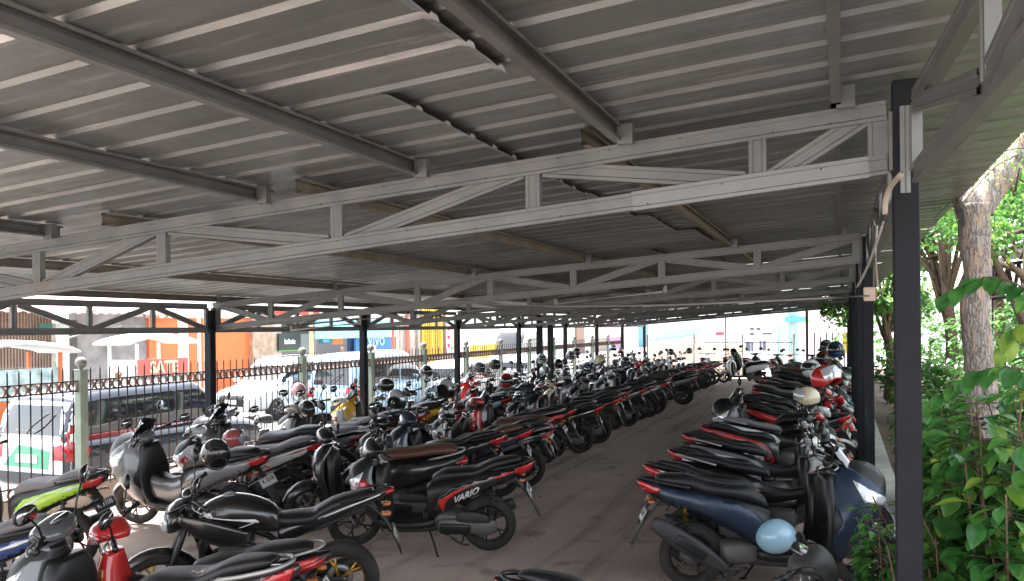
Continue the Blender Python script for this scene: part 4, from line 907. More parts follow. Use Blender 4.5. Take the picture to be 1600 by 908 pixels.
# ================================================================ placing the bikes
SKIP_FAR = {'cables', 'turn_signal', 'mirror_glass', 'brake_lever', 'centre_stand', 'lettering', 'foot_peg', 'cowl_stripe', 'gearbox_cover', 'heat_shield', 'instrument_panel', 'under_tray', 'side_stand', 'tank_emblem', 'pinstripe', 'air_filter'}
def base_name(o): return o.name.split('.')[0]
def copy_bike(o, parent=None, far=False, remap=None):
    c = o.copy(); COL.objects.link(c)
    if parent: c.parent = parent
    if o.type == 'MESH' and remap:
        for sl_ in c.material_slots:
            for a, b in remap:
                if sl_.material == a: sl_.link = 'OBJECT'; sl_.material = b; break
    for ch in list(o.children):
        if far and base_name(ch) in SKIP_FAR: continue
        copy_bike(ch, c, far, remap)
    return c
def put(o, x, y, head, lean=-.13, z=0., label=None, cat=None, group=None):
    o.location = (x, y, z); o.rotation_euler = (lean, 0, head); tag(o, label, cat, group); return o
GL, GF, GR_ = 'bikes parked in the long left row', 'bikes parked nose to the street fence', 'bikes parked nose to the right hand posts'
K_, Rd, Wh = paint('black'), paint('red'), paint('white')
# ---- the bikes nearest the camera, each built for itself
b = scooter(dict(style='maxi', p1=paint('navy', True), p2=M_PL, wb=1.36, gold_shock=True, turn=-.18, plate='K 4417', hcmat=M_PL, lens=M_RED, hz=1.03, mup=.13, rimstyle='I', spokes=5))
b.scale = (.99,)*3; put(b, -1.13, 6.42, R(17), -.05, label='large satin navy scooter with smoked screen, pale blue helmet on its floor', cat='scooter', group=GR_); BLUE = b
b = scooter(dict(style='sport', p1=K_, acc=paint('red'), script='VARIO', plate='K 3205', psmall='05.27', turn=.42, lens=M_RED))
put(b, -3.10, 6.85, R(200), -.10, label='black scooter with VARIO lettering and red stripes at the aisle, left row', cat='scooter', group=GL); VARIO = b
b = naked_bike(dict(p1=K_, rim=M_RIMG, plate='K 2091', turn=.25)); b.scale = (.93,)*3; put(b, -3.40, 4.86, R(212), -.10, label='black motorbike with bare tank and yellow rims in the left front corner', cat='motorbike', group=GL)
b = underbone(dict(p1=paint('red'), acc=Wh, hcmat=paint('red'), rim=M_RIMG, plate='K 5182', turn=.3)); b.scale = (.93,)*3; put(b, -3.27, 3.95, R(201), -.10, label='red and white bike with grey seat between yellow rimmed motorbike and stickered scooter', cat='motorbike', group=GL)
b = scooter(dict(style='sport', p1=paint('grey'), p2=K_, acc=M_CHR, plate='K 1775', turn=.25, silver_rail=True)); put(b, -3.10, 3.42, R(190), -.08, label='grey and black scooter with a small sticker on its seat, nearest in left row', cat='scooter', group=GL); M1 = b
st = MB(); 
for k, (c_, dx_, dy_, s_) in enumerate(((0, 0, 0, .022), (1, .03, .008, .014), (0, .055, -.002, .012), (1, -.035, -.014, .012), (0, -.055, -.02, .008))):
    lathe(st, [(0, .0012), (s_, .0008)], 9, c_, Matrix.Translation((.02-dx_*1.1, dy_+.04, .9)) )
seat = [c for c in M1.children if base_name(c) == 'seat'][0]
dg = BVHTree.FromPolygons([v.co.copy() for v in seat.data.vertices], [tuple(p.vertices) for p in seat.data.polygons])
for i, v in enumerate(st.v):
    h, nn, _, _ = dg.ray_cast(Vector((v[0]+.10, v[1], 1.2)), Vector((0, 0, -1))); st.v[i] = tuple((h or Vector((v[0]+.1, v[1], .84)))+Vector((0, 0, .0022)))
st.build('sticker', [mat('sticker_white', (.7, .7, .66), .4), mat('sticker_orange', (.7, .18, .05), .4)], seat)
b = scooter(dict(style='retro', p1=K_, seat=M_SEATB, silver_rail=True, plate='K 6620', hcmat=K_, turn=.5, r=.235, tw=.095)); put(b, -4.12, 7.52, R(205), -.12, label='black round shielded scooter with brown seat right behind the VARIO scooter', cat='scooter', group=GL)
RETRO = b
b = scooter(dict(style='maxi', p1=paint('silver'), tunnel=True, wb=1.34, turn=.2, plate='K 3318', lens=M_RED, hcmat=paint('silver'), mup=.2)); b.scale = (1.0,)*3; put(b, -5.75, 6.50, R(184), -.13, label='large matt silver scooter with high centre tunnel beside the street fence', cat='scooter', group=GF); NMAX = b
b = scooter(dict(style='sport', p1=paint('green'), p2=M_PL, acc=M_INKW, seat=M_SEATG, plate='K 3108', pwhite=False, turn=.1)); put(b, -6.40, 5.10, R(188), -.13, label='lime green scooter with faded grey seat below the near fence rail', cat='scooter', group=GF)
b = scooter(dict(style='sport', p1=paint('blue'), p2=paint('black'), acc=Wh, seat=M_SEATG, plate='K 3260', psmall='05 23', pwhite=False, turn=.1)); put(b, -5.15, 3.62, R(204), -.13, label='dark blue and white scooter with grey seat and black plate, bottom left corner', cat='scooter', group=GF)
b = scooter(dict(style='sport', p1=paint('grey'), p2=M_PL, hcmat=M_PL2, plate='K 7104', turn=-.35, mirrors=False)); put(b, -1.16, 3.62, R(13), -.10, label='dark grey scooter cut by the bottom edge in front of the navy scooter', cat='scooter', group=GR_)
MS = scooter(dict(style='sport', p1=Wh, p2=K_, acc=paint('red'), plate='K 2846', turn=-.2)); put(MS, -1.22, 7.0, R(6), label='white and black scooter with cream tail right behind the navy scooter', cat='scooter', group=GR_)
UB = underbone(dict(p1=K_, acc=paint('red'), plate='K 2185', turn=-.15)); put(UB, -1.10, 7.62, R(6), label='black bike with red and white side flash, third behind the navy scooter', cat='motorbike', group=GR_)
MX = scooter(dict(style='maxi', p1=K_, p2=M_PL, wb=1.34, turn=.2, plate='K 1190', lens=M_RED)); put(MX, -.30, 12.05, R(176), -.12, label='big black scooter turned around with its nose to the aisle, right row', cat='scooter', group=GR_)
PROTO = {'sport': (MS, Wh, paint('red'), M_SEAT), 'vario': (VARIO, K_, paint('red'), M_SEAT), 'under': (UB, K_, paint('red'), M_SEAT), 'maxi': (MX, K_, None, M_SEAT), 'retro': (RETRO, K_, None, M_SEATB), 'tunnel': (NMAX, paint('silver'), None, M_SEAT)}
NUMW = 'first second third fourth fifth sixth seventh eighth ninth tenth eleventh twelfth thirteenth fourteenth fifteenth sixteenth seventeenth eighteenth nineteenth twentieth'.split()
def ordn(n):
    t = {20: 'twenty', 30: 'thirty', 40: 'forty'}
    return NUMW[n-1] if n <= 20 else (t[n//10*10]+'-'+NUMW[n % 10-1] if n % 10 else {30: 'thirtieth', 40: 'fortieth'}[n])
CN = dict(black='black', white='white', red='red', dark_red='dark red', blue='blue', navy='navy', silver='silver', grey='grey', teal='teal', orange='orange', green='green', cream='cream', maroon='maroon', pale_blue='pale blue', yellow='yellow')
KN = dict(sport='scooter', vario='scooter', under='bike', maxi='big scooter', retro='round scooter', tunnel='big scooter')
def add(kind, x, y, head, col, acc=None, seat=None, label=None, group=None, lean=None, cat=None):
    pr, p1, pa, ps = PROTO[kind]; far = y > 17
    rm = [(p1, paint(col))]
    if acc and pa: rm = [(pa, paint(acc) if isinstance(acc, str) else acc)]+rm
    if seat: rm.append((ps, seat))
    elif ps is M_SEATB: rm.append((ps, M_SEAT))
    o = copy_bike(pr, None, far or kind == 'vario', rm); jitter = rnd.uniform(-.05, .05)
    o.scale = (rnd.uniform(.93, 1.03),)*3
    put(o, x, y, head, -.11+jitter*1.1 if lean is None else lean, label=label, cat=cat or ('motorbike' if kind == 'under' else 'scooter'), group=group); return o
SN = {None: '', M_SEATB: 'brown seated ', M_SEATG: 'grey seated '}
# ---- right row, going away from the navy scooter
right = [('sport', 8.28, 'white', 'red', None), ('under', 8.92, 'silver', 'white', None), ('sport', 9.55, 'white', 'black', None), ('sport', 10.3, 'red', 'silver', None), ('under', 11.1, 'white', 'red', M_SEATG),
         ('vario', 12.95, 'red', 'black', None), ('sport', 13.7, 'red', 'black', None), ('maxi', 14.5, 'white', None, None), ('under', 15.25, 'silver', 'black', None), ('sport', 16.0, 'white', 'black', None),
         ('sport', 16.75, 'silver', 'black', M_SEATG), ('retro', 17.5, 'black', None, None), ('sport', 18.2, 'teal', 'black', None), ('under', 18.9, 'blue', 'white', None), ('sport', 19.6, 'white', 'silver', M_SEATG), ('sport', 20.3, 'dark_red', 'black', None),
         ('maxi', 21.0, 'grey', None, None), ('under', 21.7, 'black', 'red', None), ('sport', 22.4, 'white', 'red', None), ('sport', 23.1, 'black', 'red', None), ('retro', 23.8, 'cream', None, M_SEATB), ('under', 24.5, 'blue', 'white', None), ('sport', 25.2, 'black', 'red', None), ('sport', 25.9, 'maroon', 'black', None), ('sport', 26.6, 'black', 'silver', None), ('under', 27.3, 'black', 'red', None), ('sport', 28.0, 'white', 'black', None)]
for i, (k, y, c_, a_, s_) in enumerate(right):
    lab = '%s%s %s, %s beyond the navy scooter in the right row' % (SN[s_], CN[c_], KN[k], ordn(i+3 if y < 12 else i+4))
    add(k, -1.22+rnd.uniform(-.16, .12), y, R(9+rnd.uniform(-7, 7)), c_, a_, s_, lab, GR_)
# ---- left row, going away from the VARIO scooter
cols = [('sport', 'black', 'silver', None), ('vario', 'navy', 'red', M_SEATB), ('under', 'black', 'silver', None), ('sport', 'white', 'black', None), ('retro', 'maroon', None, M_SEATB), ('under', 'red', 'black', None), ('maxi', 'black', None, None), ('sport', 'black', 'white', None),
        ('under', 'silver', 'black', None), ('sport', 'black', 'red', None), ('sport', 'red', 'black', None), ('retro', 'cream', None, None), ('under', 'black', 'silver', None), ('sport', 'grey', 'white', None), ('maxi', 'grey', None, None), ('under', 'black', 'yellow', None), ('sport', 'white', 'black', None)]
y = 8.42; i = 0
while y < 29.2:
    if i < len(cols): k, c_, a_, s_ = cols[i]
    else: k, c_, a_, s_ = rnd.choice(['sport', 'under', 'under', 'sport', 'vario', 'maxi', 'retro']), rnd.choice(['black']*6+['red', 'white', 'white', 'grey', 'blue', 'dark_red', 'silver', 'navy', 'red']), rnd.choice(['red', 'silver', 'white', 'black', 'silver', 'black']), None
    if k == 'retro' and not s_: s_ = None
    xr = -4.02 if y < 10 else -4.22-.012*(y-10)+(.25 if 20.8 < y < 22 else 0)
    lab = '%s%s %s, %s beyond the VARIO scooter in the left row' % (SN[s_], CN[c_], KN[k], ordn(i+2))
    add(k, xr+rnd.uniform(-.16, .20), y, R(197+rnd.uniform(-7, 8)), c_, a_, s_, lab, GL)
    y += .60+rnd.uniform(-.03, .06); i += 1
# ---- row along the street fence
fcols = [('sport', 'white', 'red', M_SEATG), ('maxi', 'black', None, None), ('under', 'silver', 'blue', M_SEATG), ('sport', 'white', 'black', M_SEATG), ('sport', 'black', 'red', None), ('under', 'white', 'red', None), ('maxi', 'yellow', None, None), ('sport', 'silver', 'blue', None), ('under', 'black', 'red', None),
         ('sport', 'pale_blue', 'white', None), ('sport', 'blue', 'white', None), ('under', 'black', 'silver', None), ('sport', 'red', 'white', None), ('maxi', 'red', None, None), ('sport', 'black', 'red', None), ('sport', 'white', 'black', None)]
y = 7.55; i = 0
while y < 30:
    if i < len(fcols): k, c_, a_, s_ = fcols[i]
    else: k, c_, a_, s_ = rnd.choice(['sport', 'sport', 'under', 'sport', 'maxi', 'retro']), rnd.choice(['black']*5+['red', 'white', 'silver', 'blue', 'grey', 'cream']), rnd.choice(['red', 'silver', 'white', 'black', 'silver', 'black']), None
    lab = '%s%s %s, %s beyond the matt silver scooter along the fence' % (SN[s_], CN[c_], KN[k], ordn(i+1))
    add(k, -6.15+rnd.uniform(-.22, .2), y, R(196+rnd.uniform(-10, 10)), c_, a_, s_, lab, GF)
    y += .64+rnd.uniform(-.05, .07); i += 1
# ---- bikes across the far end
GE = 'bikes standing across the far end'
endb = [('retro', -2.72, 29.6, 188, 'white', None, None, 'white round scooter standing sideways across the far end of the aisle'), ('sport', -3.2, 31.0, 80, 'black', 'red', None, 'black scooter nose to the far fence behind the sideways white one'),
        ('sport', -2.3, 31.0, 86, 'grey', 'red', None, 'grey scooter at the far fence, right of the sideways white one'), ('under', -1.6, 31.1, 95, 'red', 'white', None, 'red bike beside the far maroon post'), ('maxi', -3.9, 30.8, 84, 'black', None, None, 'big black scooter at the far fence, left of the sideways white one'),
        ('sport', -.9, 30.9, 92, 'black', 'silver', None, 'black scooter in the far right corner before the slat gate'), ('under', -4.9, 31.2, 90, 'white', 'red', None, 'white and red bike in the far left corner by the end fence'), ('sport', -.3, 31.2, 90, 'silver', 'black', None, 'silver scooter behind the last right hand post')]
for k, x, y, h, c_, a_, s_, lab in endb: add(k, x, y, R(h), c_, a_, s_, lab, GE)
# small hero touch: the white bottle holder and red pannier between front bikes
# ================================================================ helmets
GH = 'helmets left on the parked bikes'
HP = {}
def hel(kind, c, loc, yaw, pitch=0., roll=0., label=None, s=1., m=None):
    if kind not in HP: o = helmet(m or c, kind); HP[kind] = (o, [ch for ch in o.children if base_name(ch) == 'shell'][0].data.materials[0])
    else:
        pr, pm = HP[kind]; o = copy_bike(pr, None, False, [(pm, m or paint(c))])
    o.location = loc; o.rotation_euler = (roll, pitch, yaw); o.scale = (s*.92,)*3; tag(o, label, 'helmet', GH); return o
matte = mat('matt_black_paint', (.02, .02, .022), .4)
hel('open', 'teal', atX(368, 684, -6.9), R(200), R(10), 0, 'teal helmet set on the white scooter behind the matt silver one', .85)
hel('full', 'black', atX(338, 712, -4.95), R(-60), R(-35), R(20), 'glossy black full helmet hung open side up over the black tank motorbike', 1.02)
hel('open', 'pale_blue', (-.50, 6.50, .45), R(25), R(-10), R(80), 'pale blue open helmet lying on the floor of the navy scooter', 1.15)
for ch in [c for c in bpy.data.objects if c.get('label', '').startswith('pale blue open')][0].children:
    if base_name(ch) == 'visor': bpy.data.objects.remove(ch)
hel('full', 'black', atX(478, 640, -7.0), R(-20), R(40), 0, 'black full helmet facing the street on the black scooter by the second fence post')
hel('open', 'pink', atX(466, 612, -7.45), R(150), R(-10), 0, 'dusty pink helmet hanging behind the black one by the second fence post', .95)
hel('open', 'mint', atX(620, 630, -5.2), R(-80), R(-20), 0, 'dark green helmet with light rim line above the brown seated scooters', 1.05, mat('dark_green_paint', (.012, .05, .05), .2, 0, .6))
hel('full', 'black', atX(603, 604, -7.0), R(30), R(-10), 0, 'black helmet with brown lining in front of the third dark shed post')
hel('full', 'black', atX(666, 582, -7.1), R(-60), 0, 0, 'black and white helmet above the yellow fronted scooter', 1., mat('black_white_paint', (.05, .05, .055), .2, 0, .8))
hel('open', 'black', atX(697, 612, -5.3), R(-100), R(-30), 0, 'black open helmet showing its dark lining in the middle of the left row', 1.1)
hel('full', 'grey', atX(748, 576, -7.1), R(20), 0, 0, 'dark grey helmet by the sixth fence post, left of a matching black one')
hel('full', 'black', atX(773, 571, -7.1), R(-10), 0, 0, 'matt black helmet beside the dark grey one by the sixth fence post', 1., matte)
hel('full', 'red', atX(791, 597, -5.4), R(-70), 0, 0, 'glossy dark red helmet left of the hanging blue grey jacket', 1.1, mat('cherry_paint', (.30, .012, .018), .18, 0, .8))
hel('open', 'red', atX(871, 601, -5.2), R(-40), 0, 0, 'bright red helmet right of the hanging blue grey jacket')
hel('open', 'teal', atX(851, 582, -6.3), R(-60), R(20), 0, 'teal helmet under the white and green one, beside the thick dark posts', 1.05)
hel('full', 'white', atX(846, 562, -6.6), R(-70), 0, 0, 'white and green helmet on top of the teal one beside the thick dark posts', 1.05, mat('white_green_paint', (.35, .48, .42), .2, 0, .7))
hel('full', 'black', atX(872, 570, -6.9), R(-90), 0, 0, 'black helmet right of the thick dark posts', 1.15)
hel('full', 'grey', atX(891, 557, -7.0), R(-60), 0, 0, 'grey helmet just right of the thick dark posts, before a black one', 1.1)
hel('full', 'black', atX(900, 551, -7.2), R(-60), 0, 0, 'black helmet directly behind the grey one right of the thick posts', 1.1)
hel('open', 'purple', atX(957, 546, -7.0), R(-60), 0, 0, 'violet blue helmet beside the orange one on the fence row', 1.1)
hel('open', 'orange', atX(969, 550, -6.9), R(-60), 0, 0, 'orange helmet beside the violet blue one on the fence row', .95)
hel('open', 'cream', atX(938, 565, -5.4), R(160), R(30), 0, 'beige helmet tipped over in the far part of the left row', 1.15)
hel('full', 'grey', atX(977, 566, -5.5), R(-60), 0, 0, 'dark grey helmet right of the tipped beige one in the left row', 1.15)
hel('open', 'yellow', atX(1010, 567, -5.6), R(-100), R(-20), 0, 'ochre yellow helmet low among the far bikes of the left row', 1.1)
hel('full', 'black', atX(1048, 551, -6.0), R(-70), 0, 0, 'black helmet in the far left row before the end fence', 1.15)
hel('full', 'black', atX(1077, 549, -5.6), R(-110), 0, 0, 'shiny black helmet at the far end, left of a small orange one', 1.15)
hel('open', 'orange', atX(1092, 545, -5.4), R(-60), 0, 0, 'small orange helmet at the far end of the left row', .95)
hel('open', 'cream', atX(1262, 625, -.38), R(-170), R(12), 0, 'cream helmet with dark visor on a right row handlebar, nearest of three', 1.1)
hel('open', 'red', atX(1290, 596, -.15), R(-30), 0, 0, 'red helmet with white badge behind the cream one in the right row', 1.1)
hel('full', 'white', atX(1267, 579, -.45), R(-100), R(-10), 0, 'white helmet with open visor left of the red one in the right row', 1.25)
hel('full', 'black', atX(1303, 586, -.15), R(-80), 0, 0, 'black helmet behind the red one in the right row', 1.2)
hel('full', 'maroon', atX(1286, 562, -.35), R(-80), 0, 0, 'maroon helmet behind the white one in the right row', 1.25)
hel('half', 'yellow', atX(1311, 556, -.1), R(-80), 0, 0, 'orange yellow helmet near the far end of the right row', 1.5)
hel('full', 'blue', atX(1306, 549, -.1), R(-80), 0, 0, 'blue helmet behind the orange yellow one at the far right', 1.3)
hel('full', 'silver', atX(1291, 543, -.3), R(-80), 0, 0, 'silver helmet at the far end of the right row', 1.2)
hel('open', 'white', (-6.35, 7.05, .86), R(60), 0, R(30), 'red and white helmet resting on the seat of the matt silver scooter', .95, mat('red_white_paint', (.42, .10, .10), .2, 0, .7))
# jacket thrown over a handlebar
jk = MB(); c0 = atX(828, 622, -5.2); vs = []; fs = []
for i in range(19):
    for j in range(15):
        u = i/18; v = j/14-.5; z = .14*cos(pi*max(-1, min(1, v*2.4)))*1.0-abs(v)*.95
        x = (u-.5)*.40*(1+.25*abs(v)); y = v*.30; f_ = .022*sin(u*17+v*3)*min(1, abs(v)*3)+.015*sin(u*31)
        vs.append(c0+Vector((x*.9, y+f_+x*.38, z*.72+.10-.03*u)))
for i in range(18):
    for j in range(14): a = i*15+j; fs.append((a, a+1, a+16, a+15))
jk.add(vs, fs); tag(jk.build('jacket', mat('slate_cloth', (.085, .10, .125), .9, noise=.2, nscale=20)), 'slate blue jacket hung over a bike between two red helmets', 'jacket')
# ================================================================ across the street
def fmat(name, c, rough=.8, **k): return mat(name, c, rough, **k)
def wallbox(mb, x0, x1, y0, y1, X, depth=.3, mi=0, proud=0.):
    """a slab of facade whose outline was read off the photo's pixels, standing at the plane x = X, given real depth"""
    a = atX(x0, 540, X).y; b = atX(x1, 540, X).y; xm = (x0+x1)/2; zt_ = atX(xm, y0, X).z; zb_ = atX(xm, y1, X).z if y1 is not None else -.31
    box(mb, (X-depth, a, zb_), (X+proud, b, zt_), mi); return a, b, zb_, zt_
XF = -22.0
M_SHUT = fmat('tan_shutter', (.26, .19, .15), noise=.15, nscale=3); M_GWALL = fmat('stained_grey_plaster', (.28, .27, .27), noise=.45, nscale=1.2); M_OR = fmat('orange_wall_paint', (.80, .17, .05), .6, noise=.06, nscale=2)
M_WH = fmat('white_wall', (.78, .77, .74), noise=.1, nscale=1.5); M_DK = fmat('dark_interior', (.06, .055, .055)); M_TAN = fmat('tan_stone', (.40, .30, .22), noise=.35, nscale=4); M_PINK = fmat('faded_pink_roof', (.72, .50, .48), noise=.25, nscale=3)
M_BEI = fmat('beige_wall', (.50, .43, .37), noise=.12, nscale=2); M_YEL = fmat('yellow_gate_paint', (.80, .52, .04), .5, noise=.15); M_BLUE = fmat('blue_panel', (.01, .17, .45), .4); M_LB = fmat('light_blue_awning', (.30, .70, .82), .6); M_RB = fmat('reddish_pole', (.42, .13, .09), .6)
def bldg(label, cat='building'): r = empty('shop_building', (0, 0, 0)); tag(r, label, cat, 'shops across the street'); return r
def slab(parent, name, m, x0, x1, y0, y1, X=XF, depth=.3, proud=0.): b = MB(); wallbox(b, x0, x1, y0, y1, X, depth, 0, proud); return b.build(name, m, parent)
# far-left shop with a roller shutter
s1 = bldg('low shop with tan roller shutter, faded pink awning and stained grey wall, far left')
b = MB(); ya, yb, za, zb2 = wallbox(b, -260, 82, 470, None, XF-.1); 
for k in range(60): y = ya+(yb-ya)*k/60; box(b, (XF-.1, y, za), (XF-.055, y+(yb-ya)/120, zb2))
b.build('roller_shutter', M_SHUT, s1)
slab(s1, 'wall', M_GWALL, 118, 233, 470, None, XF-.2); slab(s1, 'pillar', fmat('peeling_white_green', (.55, .60, .55), noise=.4, nscale=3), 82, 103, 505, None, XF, .3, .15); slab(s1, 'door_frame', fmat('dark_frame', (.10, .09, .09)), 103, 119, 500, None, XF, .3, .05)
slab(s1, 'sign_board', fmat('dark_green_sign', (.04, .13, .10)), 62, 82, 505, 516, XF+.3, .1); slab(s1, 'parapet', M_WH, -260, 215, 455, 478, XF-.4, 1.2)
aw = MB(); vs = []; fs = []; a = atX(-260, 540, XF).y; b_ = atX(228, 540, XF).y; N = 60
for i in range(N+1):
    y = a+(b_-a)*i/N; sag = .05*noise.noise(Vector((y*.8, 0, 0)))
    for (x, z) in ((XF, 3.35), (XF+1.7, 2.72+sag), (XF+1.7, 2.62+sag+.02*(i % 2))): vs.append((x, y, z+.03*(i % 2)))
for i in range(N):
    for j in range(2): q = i*3+j; fs.append((q, q+1, q+4, q+3))
aw.add(vs, fs, 0, False); aw.build('awning', M_PINK, s1)
b = MB(); p0, p1 = atX(108, 528, XF+.4), atX(190, 508, XF+1.3); tube(b, [p0, p1], .035, 8); b.build('awning_strut', fmat('pale_pole', (.5, .5, .5)), s1)
# orange shop
s2 = bldg('bright orange shop front behind white poles, left of the shed post')
slab(s2, 'wall', M_OR, 233, 392, 497, None, XF-.1); slab(s2, 'floor_step', fmat('peach_tiles', (.62, .38, .28)), 233, 420, 640, None, XF+.9, .8); slab(s2, 'fascia', M_WH, 215, 395, 462, 496, XF, .6, .2)
slab(s2, 'emblem_band', fmat('brown_band', (.35, .27, .2), noise=.5, nscale=6), 228, 272, 480, 497, XF+.3, .1)
b = MB()
for px in (252, 266): lathe(b, [(.09, 0), (.14, 0), (.14, .03), (.09, .03)], 16, 0, Matrix.Translation(atX(px, 491, XF+.3)) @ Matrix.Rotation(pi/2, 4, 'Y'), closed=True)
b.build('ring_emblem', M_WH, s2)
# stone pillar and phone shops
s3 = bldg('tan stone pillared shop with a small dark sign reading Infinix')
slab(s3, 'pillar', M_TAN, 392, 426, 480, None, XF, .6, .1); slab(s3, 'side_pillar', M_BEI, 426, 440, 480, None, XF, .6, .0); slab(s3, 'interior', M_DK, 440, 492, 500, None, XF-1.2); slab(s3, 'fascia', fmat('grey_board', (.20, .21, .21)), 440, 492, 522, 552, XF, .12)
slab(s3, 'sign', fmat('black_green_sign', (.02, .03, .03), .4), 436, 470, 521, 547, XF+.15, .08); slab(s3, 'sign_edge', fmat('green_strip', (.10, .35, .08)), 436, 470, 547, 549, XF+.155, .08)
t = text_mb('Infinix', .30, .01, bold=.008); t.xf(basis(atX(453, 534, XF+.165), (0, 1, 0), (0, 0, 1), (1, 0, 0))); t.build('lettering', M_INKW, s3)
slab(s3, 'upper_wall', M_WH, 392, 500, 440, 487, XF, .5); slab(s3, 'red_line', fmat('red_trim', (.5, .08, .06)), 395, 500, 486, 492, XF+.1, .3)
s4 = bldg('phone shop with light blue awning and a deep blue panel lettered vivo')
slab(s4, 'interior', fmat('grey_interior', (.20, .19, .19)), 494, 620, 505, None, XF-1.5); slab(s4, 'awning_front', M_LB, 494, 620, 500, 528, XF+.9, .08); slab(s4, 'blue_panel', M_BLUE, 556, 611, 528, 562, XF+.3, .1); slab(s4, 'side_panel', fmat('navy_panel', (.03, .05, .12)), 545, 557, 528, None, XF, .1); slab(s4, 'orange_panel', fmat('orange_panel', (.65, .20, .05)), 521, 536, 529, 538, XF, .1)
slab(s4, 'small_sign', fmat('teal_sign', (.02, .16, .20)), 501, 519, 528, 537, XF+.3, .1)
t = text_mb('vivo', .30, .01, bold=.006); t.xf(basis(atX(510, 532, XF+.32), (0, 1, 0), (0, 0, 1), (1, 0, 0))); t.build('lettering', fmat('sky_blue_print', (.25, .5, .7)), s4)
t = text_mb('vivo', .95, .02, bold=.01); t.xf(basis(atX(588, 531, XF+.32), (0, 1, 0), (0, 0, 1), (1, 0, 0))); t.build('lettering', fmat('pale_blue_print', (.45, .60, .75)), s4)
slab(s4, 'upper_wall', M_WH, 500, 640, 430, 500, XF, .5)
s5 = bldg('beige shop front with yellow lattice doors beside red brown poles')
slab(s5, 'wall', M_BEI, 626, 662, 455, None, XF-.1); b = MB()
for px in (634, 640, 652): q = atX(px, 540, XF); tube(b, [(XF, q.y, -.3), (XF, q.y, 3.8)], .06, 8)
b.build('rain_pipe', fmat('grey_pipe', (.35, .34, .33)), s5)
slab(s5, 'back_wall', fmat('brown_dark', (.18, .09, .05)), 660, 697, 430, None, XF-.3); b = MB(); a, c_ = atX(661, 540, XF).y, atX(690, 540, XF).y
for k in range(11): y = a+(c_-a)*k/10; box(b, (XF-.03, y-.035 if k % 5 else y-.10, -.3), (XF+.02, y+.035 if k % 5 else y+.10, 5))
for k in range(24): z = -.2+k*.22; box(b, (XF-.04, a, z), (XF-.03, c_, z+.035))
b.build('lattice_door', M_YEL, s5); slab(s5, 'upper_wall', M_WH, 640, 760, 400, 440, XF-.2, .5)
for i, (px, r_, m) in enumerate(((285, .17, fmat('white_trunk', (.72, .70, .66), noise=.15)), (310, .06, M_WH), (320, .05, M_WH), (486, .09, fmat('tan_pole', (.6, .42, .25))), (614, .07, M_RB), (621, .05, M_WH), (636, .12, M_RB))):
    q = atX(px, 600, XF+1.9); b = MB(); stube(b, [(q.x, q.y, -.35), (q.x+.03, q.y+.02, 1.5), (q.x, q.y-.02, 5.2)], [r_*1.15, r_, r_*.85], 12, 3)
    tag(b.build('street_pole', m), ['thick whitewashed trunk like pole in front of the orange shop', 'thin white pole just right of the thick whitewashed one', 'thinnest white pole of the three at the orange shop', 'tan pole at the left end of the light blue awning', 'slim red brown pole at the right end of the light blue awning', 'slim white pole between the two red brown poles', 'thick red brown pole before the beige shop front'][i], 'pole', 'poles along the far pavement')
b = empty('banner'); tag(b, 'tall red and white banner beside the yellow lattice doors', 'banner'); q0 = atX(697, 540, XF+1); q1 = atX(703, 540, XF+1)
c_ = MB(); box(c_, (XF+1, q0.y, .6), (XF+1.03, q1.y, 2.9)); c_.build('cloth', M_WH, b); c_ = MB()
for k in range(4): box(c_, (XF+1.031, q0.y+.1, 1.0+k*.48), (XF+1.036, q1.y-.05, 1.2+k*.48))
c_.build('red_bands', fmat('banner_red', (.65, .04, .08)), b)
s6 = bldg('long pale wall with pink and white shop fronts beyond the yellow fence')
slab(s6, 'wall', M_WH, 705, 900, 470, None, XF-.5); 
for (x0, x1, y0, y1, m) in ((705, 716, 515, 545, M_BEI), (900, 912, 505, 590, fmat('brown_wall', (.25, .16, .12))), (912, 925, 505, 590, M_WH), (925, 948, 505, 595, M_BEI), (948, 968, 500, 590, fmat('pink_wall', (.70, .38, .60))), (968, 996, 500, 590, M_WH), (996, 1012, 500, 590, fmat('teal_wall', (.12, .30, .36)))): slab(s6, 'shop_front', m, x0, x1, y0, y1, XF-.4, .3, .1)
# yellow fence panels across the street
yf = empty('yellow_fence'); tag(yf, 'yellow upright board fence across the road behind the green posts', 'fence')
a, c_ = atX(735, 560, -17).y, atX(826, 560, -17).y; n = 34
for k in range(2):
    b = MB(); y0 = a+(c_-a)*k/2; y1 = a+(c_-a)*(k+1)/2-.15
    for i in range(17): y = y0+(y1-y0)*i/17; box(b, (-17.03, y, -.3), (-17, y+(y1-y0)/17*.62, 1.25))
    box(b, (-17.06, y0, 0), (-17.03, y1, .08)); box(b, (-17.06, y0, .9), (-17.03, y1, .98)); b.build('board_panel', M_YEL, yf)
